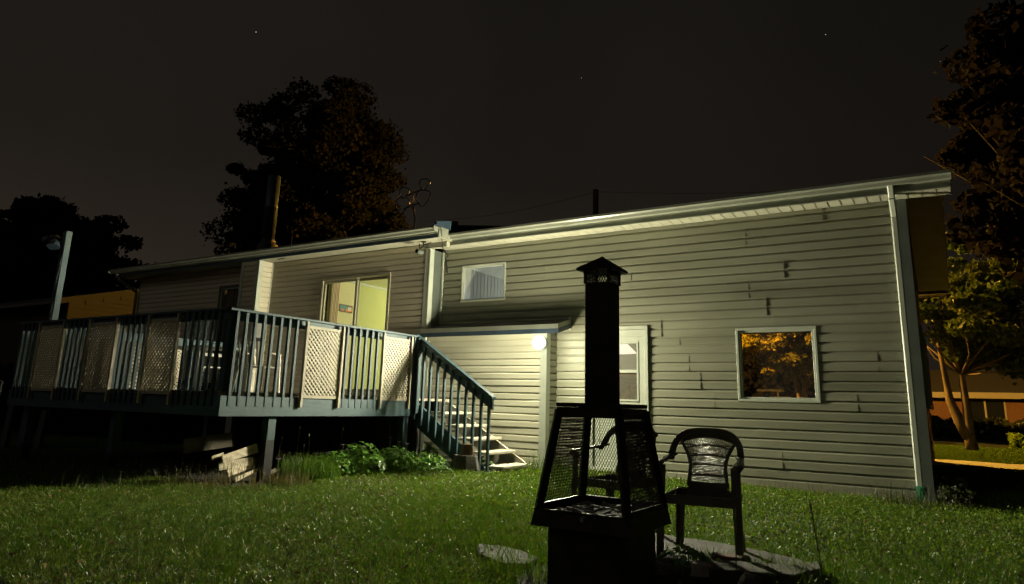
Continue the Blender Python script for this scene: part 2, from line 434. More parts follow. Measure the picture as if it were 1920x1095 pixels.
# far wall with a wide window opening, end wall, floors between
mb = MB()
for a, b, c, d in rects_minus(XL, XR, -.15, 3.75, [FRONTW]): mb.box(a, b, 18.2, 18.35, c, d)
mb.box(XL, XL+.12, YL+.13, 18.19, -.15, 3.75)
hb(mb, 'far_wall', M_WALLCORE)
mb = MB()
mb.box(XR-.14, XR-.02, YR+.13, 18.19, -.15, 3.75)
mb.prism([(XR-.14, 9.75, 3.76), (XR-.14, 18.6, 3.76), (XR-.14, 14.2, 4.86)], (.12, 0, 0))
end_wall = hb(mb, 'end_wall', M_BRICK)
end_wall['label'] = 'brown brick end wall seen edge on'

def right_seams():
    S = {0: [-2.24], 1: [-4.95, -1.90], 2: [-2.21], 3: [-2.50], 4: [-2.77, -.95], 5: [-2.96], 6: [-.68, -3.12], 7: [-3.25], 8: [-3.53], 9: [-2.0, -5.2],
         10: [-2.23], 11: [-1.74, -4.0], 12: [-3.24, -5.56], 13: [-2.24, -6.07], 14: [-4.4, -1.2]}
    return S
def sub(parent, fn):
    before = set(o.name for o in parent.children)
    fn()
    for o in parent.children:
        if o.name not in before:
            if '_w' in o: del o['_w']
OPEN_R = [tuple(v+d for v, d in zip(o, (-.002, .002, -.002, .002))) for o in (SMALLW, DOOR, LOWW)]
# right wing (the bump-out covers its lower left part)
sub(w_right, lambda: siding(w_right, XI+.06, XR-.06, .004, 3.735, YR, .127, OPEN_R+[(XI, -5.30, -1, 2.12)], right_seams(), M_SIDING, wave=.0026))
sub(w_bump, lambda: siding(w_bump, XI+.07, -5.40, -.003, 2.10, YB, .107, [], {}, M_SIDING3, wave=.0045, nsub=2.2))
OPEN_L = [PATIO, (-13.75, -12.6, 1.88, 3.4), (-12.57, -12.02, 0, 4)]
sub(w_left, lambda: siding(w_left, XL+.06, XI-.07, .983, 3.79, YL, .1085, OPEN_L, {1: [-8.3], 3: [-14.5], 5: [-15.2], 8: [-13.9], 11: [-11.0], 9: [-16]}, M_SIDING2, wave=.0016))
sub(w_chase, lambda: siding(w_chase, -12.50, -12.09, .983, 3.79, YC+.01, .1085, [], {}, M_SIDING2, wave=.0006))
# chase side faces (facing +X and -X)
sub(w_chase, lambda: siding(w_chase, YC+.07, YL-.03, .983, 3.79, 0, .1085, [], {}, M_SIDING2, wave=.0004, xform=lambda p: (-12.03-p[1], p[0], p[2])))
sub(w_chase, lambda: siding(w_chase, YC+.07, YL-.03, .983, 3.79, 0, .1085, [], {}, M_SIDING2, wave=.0004, xform=lambda p: (-12.56+p[1], p[0], p[2])))
# bump-out return and step return
sub(w_bump, lambda: siding(w_bump, YB+.07, YR-.02, -.003, 2.10, 0, .107, [], {}, M_SIDING, wave=.0004, xform=lambda p: (-5.32-p[1], p[0], p[2])))

# corner trims
def corner(name, x, y0, z0, z1, w=.085, m=M_TRIM, side=1, d=.03):
    """outside corner: front leaf and side leaf"""
    mb = MB()
    mb.box(x-w if side > 0 else x, x if side > 0 else x+w, y0-d, y0+.0, z0, z1)
    mb.box(x if side > 0 else x-d, x+d if side > 0 else x, y0-d-.002, y0+w, z0, z1)
    return hb(mb, name, m)
corner('corner_trim', XI, YL, 1.0, 3.79)
corner('corner_trim', -5.32, YB, -.03, 2.1, w=.09)
corner('corner_trim', -12.03, YC+.01, 1.0, 3.79, w=.07)
corner('corner_trim', -12.56, YC+.01, 1.0, 3.79, w=.07, side=-1)
hb(MB().box(XR-.07, XR+.10, YR-.035, YR+.0, -.06, 3.74), 'corner_trim', M_GREYTRIM)
hb(MB().box(XR+.0, XR+.10, YR+.002, YR+.10, -.06, 3.74), 'corner_trim', M_GREYTRIM)
hb(MB().box(XI+.031, XI+.06, YR-.05, YR-.0, 2.3, 3.70), 'corner_trim', M_TRIM)
hb(MB().box(XI+.001, XI+.02, YL+.09, YR-.052, 2.25, 3.70), 'step_return', M_GREYTRIM)
hb(MB().box(XI+.02, XI+.09, YB-.028, YB-.003, -.03, 2.1), 'corner_trim', M_TRIM)
hb(MB().box(-12.02, -11.99, YL-.04, YL-.02, 1.0, 3.79), 'corner_trim', M_TRIM)
hb(MB().box(-8.0, -5.3, YB-.03, YB-.004, -.12, -.004).box(-5.28, XR-.08, YR-.026, YR-.001, -.12, .002), 'base_flashing', M_GREYTRIM)

# gutters: extruded K profile
def gutter(name, x0, x1, yb, zt, m=M_GUTTER):
    prof = [(yb, zt), (yb-.008, zt), (yb-.008, zt-.085), (yb-.075, zt-.085), (yb-.09, zt-.05), (yb-.115, zt-.03), (yb-.115, zt), (yb-.122, zt), (yb-.122, zt-.035), (yb-.097, zt-.056), (yb-.082, zt-.093), (yb, zt-.093)]
    mb = MB(); mb.prism([(x0, y, z) for y, z in prof], (x1-x0, 0, 0))
    mb.box(x0-.004, x0, yb-.12, yb, zt-.09, zt); mb.box(x1, x1+.004, yb-.12, yb, zt-.09, zt)
    return hb(mb, name, m)
gutter('gutter', -7.40, .31, 9.655, 3.925)
gutter('gutter', -17.6, -7.30, 9.25, 3.985)
# fascia boards
hb(MB().box(-7.40, .30, 9.66, 9.685, 3.74, 3.92), 'fascia', M_GUTTER)
hb(MB().box(-7.36, .30, 9.652, 9.6595, 3.742, 3.755).box(-7.36, .30, 9.650, 9.6595, 3.83, 3.836), 'fascia_lip', M_GUTTER)
hb(MB().box(-17.5, -7.31, 9.255, 9.28, 3.80, 3.98), 'fascia', M_NAVY)
hb(MB().box(-17.5, -7.31, 9.235, 9.2545, 3.868, 3.89), 'fascia_lip', M_GUTTER)
# soffits as separate strips with grooves between them
sof = hb(MB().box(-7.7, .295, 9.687, 10.0, 3.752, 3.756), 'soffit', M_WALLCORE)
x = -7.66
while x < .27:
    w = min(.148, .29-x)
    MB().box(x, x+w, 9.69, 9.998, 3.742, 3.7515).box(x+w-.004, x+w+.008, 9.69, 9.998, 3.736, 3.7515).build('soffit_panel', M_SOFFIT, sof)
    x += .156
sof2 = hb(MB().box(-17.5, -7.32, 9.282, 9.63, 3.812, 3.816), 'soffit', M_WALLCORE)
x = -17.48
while x < -7.45:
    MB().box(x, x+.296, 9.285, 9.628, 3.802, 3.811).build('soffit_panel', M_SOFFIT, sof2)
    x += .3
# end of the left eave (boxed return) and blue rake piece
hb(MB().box(-7.31, -7.285, 9.26, 9.70, 3.80, 3.99), 'eave_end', M_GUTTER)
hb(MB().box(-7.75, -7.33, 9.56, 9.655, 3.70, 3.799), 'eave_return', M_SOFFIT)
mb = MB(); mb.prism([(-7.29, 9.13, 3.99), (-7.29, 9.75, 3.99), (-7.29, 9.75, 4.20), (-7.29, 9.13, 4.05)], (.05, 0, 0)); hb(mb, 'rake_end', M_NAVY)
# soffit vent on the left eave
hb(MB().box(-11.6, -11.42, 9.37, 9.42, 3.792, 3.8012), 'soffit_vent', M_RUBBER)
# roof
RY0, RY1, RYM = 9.6, 18.85, 14.22
mb = MB()
def slab(x0, x1, y0, zb0, ym, zm, y1, zb1, t=.03):
    mb.prism([(x0, y0, zb0), (x0, ym, zm), (x0, y1, zb1), (x0, y1, zb1+t), (x0, ym, zm+t), (x0, y0, zb0+t)], (x1-x0, 0, 0))
slab(-7.6, .32, 9.60, 3.915, RYM, 5.02, RY1, 3.915)
slab(-17.65, -7.27, 9.2, 3.975, RYM, 5.12, RY1, 3.975)
roof = hb(mb, 'roof', M_SHINGLE)
# rake (gable) overhang: boards and soffit, and the far eave
mb = MB()
mb.prism([(.285, 9.70, 3.74), (.285, 9.70, 3.91), (.285, RYM, 5.01), (.285, RY1-.05, 3.91), (.285, RY1-.05, 3.74), (.285, RYM, 4.84)], (.025, 0, 0))
hb(mb, 'rake_board', M_GREYTRIM)
mb = MB()
mb.prism([(XR+.01, 9.72, 3.745), (XR+.01, RYM, 4.845), (XR+.01, RYM, 4.855), (XR+.01, 9.72, 3.755)], (.57, 0, 0))
mb.prism([(XR+.01, RYM, 4.845), (XR+.01, RY1-.1, 3.745), (XR+.01, RY1-.1, 3.755), (XR+.01, RYM, 4.855)], (.57, 0, 0))
rs = hb(mb, 'rake_soffit', mat('grey_rake_soffit', (.13, .17, .17), .6, (.10, .135, .135), scale=3))
hb(MB().box(-7.5, .28, RY1-.35, RY1-.07, 3.74, 3.75).box(-7.5, .28, RY1-.065, RY1-.04, 3.70, 3.9), 'far_eave', M_SOFFIT)
# awning roof over the entry
mb = MB()
mb.prism([(-7.80, 9.555, 2.215), (-7.80, 9.555, 2.235), (-7.80, 9.985, 2.365), (-7.80, 9.985, 2.345)], (2.73, 0, 0))
aw = hb(mb, 'awning_roof', M_SHINGLE)
for z0, z1, yy, m, nm in ((2.165, 2.235, 9.535, M_GUTTER, 'drip_edge'), (2.09, 2.163, 9.545, M_NAVY, 'navy_board')):
    MB().box(-7.82, -5.07, yy, 9.5545, z0, z1).build(nm, m, aw).matrix_parent_inverse = Matrix()
    m2 = MB(); m2.prism([(-5.069, yy, z0), (-5.069, yy, z1), (-5.069, 9.975, z1+.12), (-5.069, 9.975, z0+.12)], (.022, 0, 0)); m2.build(nm, m, aw)
MB().box(-7.80, -5.08, 9.556, 9.64, 2.10, 2.108).build('awning_soffit', M_TRIM, aw)
MB().box(-5.085, -5.045, 9.965, 9.982, 2.18, 2.40).build('flashing', M_TRIM, aw)

# windows ------------------------------------------------------------
def frame_mb(x0, x1, z0, z1, w, y0, y1, wb=None):
    wb = w if wb is None else wb
    return MB().box(x0, x1, y0, y1, z1-w, z1).box(x0, x1, y0, y1, z0, z0+wb).box(x0, x0+w, y0+.001, y1, z0+wb, z1-w).box(x1-w, x1, y0+.001, y1, z0+wb, z1-w)
def window(x0, x1, z0, z1, Y, glass, casing=.035, inner=.03, casm=M_TRIM, proud=.035):
    w = hb(frame_mb(x0, x1, z0, z1, casing, Y-proud, Y+.02), 'window', casm, bevel=.004)
    frame_mb(x0+casing, x1-casing, z0+casing, z1-casing, inner, Y-.012, Y+.05).build('frame', M_TRIM, w, bevel=.003)
    a = casing+inner
    MB().box(x0+a-.004, x1-a+.004, Y+.018, Y+.023, z0+a-.004, z1-a+.004).build('pane', glass, w)
    return w
wl = window(*LOWW, YR, GL_CLEAR)
wl['label'] = 'square window with orange lit tree seen through it'
ws = window(*SMALLW, YR, GL_CLEAR, casing=.03, inner=.02)
ww = window(-13.74, -12.62, 1.9, 3.39, YL, GL_CLEAR, casing=.045, inner=.03, casm=M_GREYTRIM)
mb = MB(); n = 26
for i in range(n):
    a = -13.62+i*1.0/n; mb.box(a, a+1.0/n*.98, YL+.09+.02*math.sin(i*1.9), YL+.11+.02*math.sin(i*1.9), 1.95, 3.3)
hb(mb, 'curtain', M_CURTAIN)
# sliding patio door
pd = hb(frame_mb(*PATIO, .06, YL-.04, YL+.03), 'patio_door', mat('patio_frame', (.34, .32, .22), .45), bevel=.004)
MF = MATS['patio_frame']
frame_mb(-10.42, -9.50, 1.12, 3.29, .055, YL-.010, YL+.028).build('sliding_panel', MF, pd, bevel=.003)
frame_mb(-9.555, -8.70, 1.12, 3.29, .055, YL+.031, YL+.07).build('fixed_panel', MF, pd, bevel=.003)
MB().box(-10.37, -9.55, YL+.008, YL+.013, 1.17, 3.24).build('pane', GL_CLEAR, pd)
MB().box(-9.505, -8.75, YL+.048, YL+.053, 1.17, 3.24).build('pane', GL_CLEAR, pd)
# storm door
sd = hb(frame_mb(*DOOR, .055, YR-.05, YR+.02), 'entry_door', M_TRIM, bevel=.004)
frame_mb(-4.64, -3.80, .10, 2.15, .10, YR-.022, YR+.01).build('door_leaf', M_TRIM, sd, bevel=.004)
MB().box(-4.54, -3.90, YR-.018, YR+.012, .20, 1.074).build('kick_panel', M_TRIM, sd, bevel=.003)
MB().box(-4.54, -3.90, YR-.018, YR+.012, 1.971, 2.05).build('head_panel', M_TRIM, sd, bevel=.003)
frame_mb(-4.54, -3.90, 1.075, 1.97, .028, YR-.028, YR+.012).box(-4.51, -3.93, YR-.026, YR+.0, 1.50, 1.545).build('sash', M_TRIM, sd)
MB().box(-4.51, -3.93, YR-.003, YR+.002, 1.10, 1.50).box(-4.51, -3.93, YR-.003, YR+.002, 1.545, 1.945).build('pane', GL_DIRTY, sd)
MB().box(-4.52, -4.46, YR-.07, YR-.03, 1.0, 1.12).build('door_handle', M_METAL, sd)
# side window frames standing proud of the end wall
for y in (12.4, 14.6):
    mb = MB().box(XR, XR+.10, y, y+.06, 1.1, 2.35).box(XR, XR+.10, y+1.34, y+1.4, 1.1, 2.35).box(XR, XR+.10, y+.06, y+1.34, 2.29, 2.35).box(XR, XR+.11, y+.06, y+1.34, 1.1, 1.16)
    sw = hb(mb, 'side_window', M_TRIM, bevel=.004)
    MB().box(XR+.02, XR+.03, y+.06, y+1.34, 1.16, 2.29).build('pane', GL_CLEAR, sw)
for z in np.arange(.0, 3.6, .075):       # brick courses next to the corner
    for k in range(3):
        y0 = YR+.12+k*.215+(.1 if int(round(z/.075)) % 2 else 0)
        MB().box(XR-.019, XR+.075, y0, y0+.2, z, z+.062).build('brick', M_BRICK, end_wall)

# interiors ----------------------------------------------------------
def room(name, x0, x1, y0, y1, z0, z1, mw, mc, left=None, openfar=False):
    mb = MB().box(x0, x1, y0, y1, z0-.03, z0)
    if not openfar: mb.box(x0, x1, y1, y1+.03, z0, z1)
    mb.box(x1, x1+.03, y0, y1, z0, z1)
    hb(mb, name, mw)
    hb(MB().box(x0-.03, x1+.03, y0, y1+.03, z1, z1+.03), name.replace('wall', 'ceiling'), mc)
    hb(MB().box(x0-.03, x0, y0, y1, z0, z1), name, left or mw)
room('dining_room_wall', -10.40, -7.8, 9.76, 14.5, 1.05, 3.415, M_LIME, M_CEIL, left=M_LIME)
# the first stretch of that wall, by the door, is cream
hb(MB().box(-10.399, -10.392, 9.8, 10.62, 1.06, 3.40), 'cream_wall', M_CREAMWALL)
hb(MB().box(-10.391, -10.375, 9.8, 14.4, 3.365, 3.413), 'cove_moulding', M_TRIM)
mb = MB()
for i in range(9): mb.box(-10.37, -10.34+.012*math.sin(i*2.1), 9.78+i*.026, 9.80+i*.026, 1.1, 3.3)
hb(mb, 'curtain', M_PINK)['label'] = 'pale pink curtain gathered at the left of the patio door'
room('upper_room_wall', -7.35, -5.0, 10.125, 14.0, 2.45, 3.64, M_ROOMDARK, M_CEIL, left=M_TRIM)
for i in range(30):
    hb(MB().box(-7.349, -7.328, 10.33+i*.118, 10.33+i*.118+.104, 2.47, 3.43), 'wall_panel', M_PANELING)
hb(MB().box(-7.349, -7.31, 10.14, 10.32, 2.47, 3.41), 'door_casing', M_TRIM)
hb(MB().prism([(-7.349, 10.14, 3.415), (-7.349, 10.14, 3.638), (-7.25, 10.14, 3.638), (-7.33, 10.14, 3.415)], (0, 3.8, 0)), 'crown_moulding', M_TRIM)
room('entry_room_wall', -7.3, -3.5, 10.125, 13.3, .05, 2.38, mat('entry_wall_paint', (.30, .30, .25), .8), M_CEIL)
room('back_room_wall', -3.42, -.5, 10.125, 13.3, .2, 2.42, M_ROOMDARK, M_ROOMDARK, openfar=True)
room('front_room_wall', -7.2, -.5, 13.34, 18.19, .2, 2.9, M_ROOMDARK, M_ROOMDARK, openfar=True)

# downspouts
def downspout(pts, name='downspout', m=M_TRIM, w=.075, h=.055):
    mb = MB()
    for p, q in zip(pts, pts[1:]): mb.bar(p, q, w, h, up=(0, 1, 0))
    return hb(mb, name, m, bevel=.014)
ds = downspout([(-.345, 9.60, 3.86), (-.345, 9.70, 3.70), (-.345, 9.915, 3.50), (-.345, 9.915, .12)])
ds['label'] = 'right downspout with one bright edge'
downspout([(-17.35, 9.19, 3.92), (-17.30, 9.25, 3.74), (-16.95, 9.55, 3.45), (-16.95, 9.55, .2)], m=M_GREYTRIM)
mb = MB(); prof = []
for i in range(15):
    prof += [(.062, .0+i*.015), (.050, .0075+i*.015)]
mb.lathe(prof, (-.33, 9.88, -.05), 18); 
tag(mb.build('drain_pipe', M_GREENPIPE, smooth=False), 'green corrugated drain pipe under the right downspout', 'pipe')

# flue
mb = MB(); mb.lathe([(.26, 4.1), (.24, 4.5), (.17, 4.56), (.165, 4.62)], (-13.38, 10.5, 0), 20); hb(mb, 'flue_base', mat('dull_flashing', (.03, .032, .035), .6))
mb = MB(); mb.lathe([(.15, 4.60), (.15, 5.42), (.155, 5.425), (.155, 5.45), (.15, 5.46), (.15, 6.22)], (-13.40, 10.5, 0), 24); hb(mb, 'flue_pipe', M_METAL, smooth=True)
mb = MB(); mb.lathe([(.04, 5.0), (.04, 5.06), (.12, 5.07), (.12, 5.12), (.03, 5.16)], (-7.35, 12.3, -.55), 12); hb(mb, 'roof_vent', M_STOVE)

# ------------------------------------------------------------------ wall lamp, camera, antennas
wlp = empty('wall_lamp', LAMP_POS, 0, 'lit round white globe lamp on the siding under the awning', 'wall lamp')
MB().lathe([(.075, .14), (.085, .125), (.07, .09), (.05, .08)], (0, 0, 0), 20, 'Y').build('lamp_base', M_TRIM, wlp)
mb = MB(); prof = []
for i in range(13):
    a = -PI/2+PI*i/12; prof.append((max(.004, .106*math.cos(a)), .106*math.sin(a)))
mb.lathe(prof, (0, 0, 0), 28, 'Z'); mb.build('lamp_globe', emit_mat('lit_globe', (1, .97, .80), 6.0), wlp, smooth=True)

sc = empty('security_camera', (-7.75, 9.42, 3.80), 0, 'small dark security camera hanging under the eave', 'camera')
MB().lathe([(.05, 0), (.05, -.012), (.012, -.014), (.012, -.09)], (0, 0, 0), 14).bar((0, 0, -.09), (-.03, -.06, -.14), .03, .03).build('bracket', M_STOVE, sc)
MB().lathe([(.045, -.075), (.045, .07), (.03, .08)], (-.03, -.06, -.20), 14, 'Y').build('camera_body', M_GREYTRIM, sc)
MB().lathe([(.03, -.084), (.03, -.0765)], (-.03, -.06, -.20), 14, 'Y').build('lens', M_CARGLASS, sc)
MB().bar((.02, 0, -.06), (.16, .02, -.03), .012, .012).bar((.02, .01, -.1), (.12, .03, -.12), .01, .01).bar((-.09, 0, -.03), (-.09, 0, -.12), .012, .012).build('bracket_arm', M_STOVE, sc)
mb = MB(); mb.tube([(-7.27, 9.25, 4.02), (-7.24, 9.28, 3.9), (-7.32, 9.40, 3.78), (-7.45, 9.62, 3.66), (-7.58, 9.95, 3.62), (-7.66, 9.97, 3.60), (-7.62, 9.97, 3.45), (-7.60, 9.97, 3.3)], .008)
tag(mb.build('cable', M_RUBBER), 'thin black cable drooping from the step in the eaves', 'cable')

an = empty('loop_antenna', (-10.20, 12.0, 4.4), 0, 'dark roof antenna with four metal loops on a short mast', 'antenna')
M_ANT = mat('dull_antenna_metal', (.10, .10, .095), .4, metal=.5)
MB().tube([(.08, 0, .0), (.02, 0, .75), (-.05, 0, 1.05)], .03).build('mast', M_ANT, an)
MB().bar((-.28, 0, 1.05), (.16, 0, 1.12), .03, .03).bar((-.30, .02, 1.35), (.20, .02, 1.46), .03, .03).bar((-.08, 0, 1.0), (-.06, 0, 1.45), .03, .03).bar((.0,.0,.35),(.0,.3,.36),.02,.02).build('crossbar', M_ANT, an)
for cx, cz, r in ((-.38, 1.12, .20), (.24, 1.22, .20), (-.34, 1.42, .14), (.26, 1.55, .14)):
    mb = MB(); mb.tube([(cx+r*math.cos(t), .05*math.sin(2*t), cz+r*math.sin(t)) for t in np.linspace(0, 2*PI, 21)], .013); mb.build('loop', M_ANT, an)
a2 = empty('aerial_post', (-6.01, 13.0, 4.6), 0, 'short wooden post on the roof ridge holding two thin wires', 'post')
MB().box(-.045, .045, -.045, .045, 0, .95).build('post', mat('dim_red_post', (.06, .03, .022), .8), a2)
M_WIRE = mat('thin_wire', (.06, .035, .025), .7)
for nm, q in (('w', (-9.9, 12.2, 5.1)), ('e', (.2, 14.1, 5.15))):
    p0 = Vector((-6.01, 13.0, 5.5)); q = Vector(q); pts = [p0.lerp(q, t)+Vector((0, 0, -.12*math.sin(PI*t))) for t in np.linspace(0, 1, 9)]
    MB().tube([p-Vector((-6.01, 13, 4.6)) for p in pts], .004, 4).build('wire', M_WIRE, a2)

# ------------------------------------------------------------------ deck
DX0, DX1, DY0, DY1, DZ = -12.15, -7.12, 5.17, 9.60, 1.03
deck = empty('deck', (DX1, DY0, 0), 0, 'raised wooden deck with blue-grey rails and white lattice panels', 'deck')
DK = Matrix.Translation((-DX1, -DY0, 0))
def dk(mb, name, m, **k):
    o = mb.build(name, m, deck, **k); o.matrix_parent_inverse = DK; return o
y = DY0
while y < DY1-.05:
    dk(MB().box(DX0, DX1, y, min(y+.134, DY1), DZ-.035, DZ), 'floor_board', M_DECKFLOOR); y += .14
# rim joists (fascia)
dk(MB().box(DX1+.001, DX1+.04, DY0-.04, 8.62, .757, .992), 'rim_board', M_TEALX, bevel=.003)
dk(MB().box(DX0, DX1, DY0-.04, DY0-.001, .757, .992), 'rim_board', M_TEALX, bevel=.003)
dk(MB().box(DX0-.04, DX0-.001, DY0-.04, DY1, .757, .992), 'rim_board', M_TEALX, bevel=.003)
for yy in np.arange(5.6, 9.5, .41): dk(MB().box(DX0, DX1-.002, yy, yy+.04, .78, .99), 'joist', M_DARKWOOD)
# posts under the deck
for px_, py_ in ((-7.2, 5.95), (-7.2, 8.5), (-9.6, 5.4), (-12.0, 5.4), (-12.0, 8.5)):
    zb_ = .47 if (px_, py_) == (-7.2, 5.95) else .2
    dk(MB().box(px_-.06, px_+.06, py_-.06, py_+.06, zb_, .755), 'deck_post', M_TEAL, bevel=.004)
    dk(MB().box(px_-.065, px_+.055, py_-.06, py_+.06, -.05, zb_-.001), 'shaded_post_foot', M_RUBBER)  # post foot coloured near black to stand for the shade below the deck
# dark skirt boards under the deck near the wall
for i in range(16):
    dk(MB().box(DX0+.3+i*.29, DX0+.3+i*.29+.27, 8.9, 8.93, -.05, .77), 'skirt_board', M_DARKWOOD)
RT = 2.012
def rail_run(p0, p1, nrm, items):
    """p0->p1 horizontal run of railing, nrm outward normal; items list of (kind, a, b) in metres along the run"""
    p0 = Vector((*p0, 0)); d = (Vector((*p1, 0))-p0); L = d.length; d.normalize(); n = Vector((*nrm, 0))
    def bx(a, b, o0, o1, z0, z1, nm, m, bv=.003, to=None):
        q = [p0+d*a+n*o0, p0+d*b+n*o0, p0+d*b+n*o1, p0+d*a+n*o1]
        mb = MB(); mb.prism([(v.x, v.y, z0) for v in q], (0, 0, z1-z0))
        return dk(mb, nm, m, bevel=bv)
    bx(-.02, L+.02, -.085, .055, RT-.03, RT, 'top_rail', M_TEALX)
    bx(0, L, -.03, .008, RT-.135, RT-.031, 'rail_board', M_TEALX)
    bx(0, L, -.03, .008, DZ+.0, DZ+.012, 'floor_edge', M_DECKFLOOR)
    for kind, a, b in items:
        if kind == 'bal':
            k = max(1, int(round((b-a)/.128)))
            for i in range(k):
                c = a+(b-a)*(i+.5)/k
                bx(c-.019, c+.019, .009, .047, .872+random.uniform(-.003, .003), RT-.031, 'baluster', M_TEAL)
        else:
            for c in (a, b): bx(c-.019, c+.019, .041, .085, .868, RT-.035, 'batten', M_BATTEN)
            bx(a+.02, b-.02, .041, .062, 1.885, 1.925, 'lattice_rail', M_BATTEN, .002)
            bx(a+.02, b-.02, .041, .062, .985, 1.022, 'lattice_rail', M_BATTEN, .002)
            # diagonal strips, joined: two layers
            mb = MB(); z0, z1 = 1.0, 1.91; A, B = a+.02, b-.02; sp = .0675; w = .0245
            for layer, sg in ((.042, 1), (.049, -1)):
                t = -1.2
                while t < (B-A)+1.2:
                    # line through (A+t, z0) with slope sg
                    pts = []
                    for (s0) in (0.,):
                        u0, v0 = t, 0.
                        u1, v1 = t+sg*(z1-z0), z1-z0
                        # clip to 0..B-A in u
                        lo, hi = 0., 1.
                        du = u1-u0
                        for lim, sgn in ((0, 1), (B-A, -1)):
                            fa = (u0-lim)*sgn; fb = (u1-lim)*sgn
                            if fa < 0 and fb < 0: lo = 2
                            elif fa < 0: lo = max(lo, fa/(fa-fb))
                            elif fb < 0: hi = min(hi, fa/(fa-fb))
                        if lo < hi:
                            pa = p0+d*(A+u0+du*lo)+n*(layer+.003); pb = p0+d*(A+u0+du*hi)+n*(layer+.003)
                            mb.bar((pa.x, pa.y, z0+(z1-z0)*lo), (pb.x, pb.y, z0+(z1-z0)*hi), w, .0065, up=(n.x, n.y, 0))
                    t += sp*1.0
            dk(mb, 'lattice', M_LATT)['kind'] = 'stuff'
# right side run (towards the house): from the near corner back to the stairs
rail_run((DX1, DY0-.02), (DX1, 8.60), (1, 0), [('bal', .03, 1.07), ('lat', 1.145, 1.80), ('bal', 1.85, 2.60), ('lat', 2.635, 3.28), ('bal', 3.32, 3.46)])
# front run: from near corner to the left
Lf = -DX0+DX1
def fx(x): return DX1-x
rail_run((DX1, DY0-.02), (DX0, DY0-.02), (0, -1), [('bal', .05, .82), ('lat', fx(-8.0), fx(-8.63)), ('bal', fx(-8.68), fx(-9.32)), ('lat', fx(-9.37), fx(-10.05)),
                                          ('bal', fx(-10.10), fx(-10.72)), ('lat', fx(-10.76), fx(-11.46)), ('bal', fx(-11.56), fx(-12.12))])
# left side run
rail_run((DX0, DY0), (DX0, DY1-.05), (-1, 0), [('bal', .05, 1.6), ('lat', 1.75, 2.75), ('bal', 2.85, 4.3)])
for (px_, py_) in ((DX1-.045, DY0+.045), (DX1-.045, 8.54), (DX0+.045, DY0+.045), (DX0+.045, 9.5), (-9.6, DY0+.045)):
    dk(MB().box(px_-.044, px_+.044, py_-.044, py_+.044, DZ, RT-.031), 'rail_post', M_TEAL, bevel=.004)
# post at the stair head with notch
dk(MB().box(-7.10, -7.02, 8.57, 8.65, .80, 1.97), 'rail_post', M_TEAL, bevel=.004)

# stairs (a part of the deck with sub-parts)
SY0, SY1 = 8.66, 9.50
stairs = dk(MB().prism([(-7.10, SY0, .99), (-7.10, SY0, .62), (-6.06, SY0, -.03), (-5.66, SY0, -.03), (-5.72, SY0, .05)], (0, .038, 0)), 'stairs', M_TEALX)
def st(mb, name, m, **k):
    o = mb.build(name, m, stairs, **k); return o
st(MB().prism([(-7.10, SY1, .99), (-7.10, SY1, .66), (-6.00, SY1, -.03), (-5.55, SY1, -.03), (-5.52, SY1, .08)], (0, .038, 0)), 'far_stringer', M_TREAD)
for i in range(5):
    xt = -5.46-i*.272; zt = .105+i*.184
    st(MB().box(xt-.27, xt, SY0+.039, SY1+.03 if i == 0 else SY1-.001, zt-.04, zt), 'tread', M_TREAD, bevel=.006)
st(MB().box(-5.52, -5.48, SY0+.2, SY1-.01, -.04, .064), 'tread_support', M_TREAD)
# hand rail of the stairs
p, q = Vector((-7.12, SY0-.015, 1.965)), Vector((-5.63, SY0-.015, 1.02))
mb = MB(); dn = Vector((0, 0, 1))
mb.prism([(p.x, p.y-.02, p.z+.04), (q.x, q.y-.02, q.z+.035), (q.x, q.y-.02, q.z-.135), (p.x, p.y-.02, p.z-.135)], (0, .04, 0))
st(mb, 'hand_rail', M_TEALX, bevel=.003)
mb = MB(); mb.prism([(p.x, p.y-.05, p.z+.041), (q.x+.01, q.y-.05, q.z+.036), (q.x+.01, q.y-.05, q.z+.062), (p.x, p.y-.05, p.z+.067)], (0, .10, 0)); st(mb, 'rail_cap', M_TEALX)
for i in range(11):
    t = .035+i*.0935; x = p.x+(q.x-p.x)*t; zt = p.z+(q.z-p.z)*t-.02
    zb = max(.02, .93-(x+7.1)*.640-.20)
    st(MB().box(x-.019, x+.019, SY0-.076, SY0-.0365, zb, zt), 'baluster', M_TEAL, bevel=.003)

# lamp post on the deck corner
lp = empty('lamp_post', (-11.47, 5.24, 1.0), 0, 'blue-grey wooden post with twin floodlights at the left end of the deck', 'lamp post')
MB().box(-.058, .058, -.045, .045, 0, 2.43).build('post', M_TEAL, lp, bevel=.005)
mb = MB(); mb.tube([(.05, -.055, 2.0), (.02, -.058, 1.4), (.055, -.06, .95)], .006); mb.build('wire', M_RUBBER, lp)
MB().bar((-.06, -.06, 2.29), (-.20, -.08, 2.36), .06, .05).build('bracket', M_METAL, lp)
def flood(c, d, nm='floodlight'):
    c = Vector(c); d = Vector(d).normalized(); mb = MB()
    rr = [(0, .03), (.07, .035), (.10, .065), (.19, .085)]
    mb.tube([c+d*a for a, _ in rr], [r for _, r in rr], 14); return mb.build(nm, M_METAL, lp, smooth=False)
flood((-.19, -.08, 2.36), (-.75, -.2, -.35)); flood((-.10, -.09, 2.31), (.35, -.3, -.75))

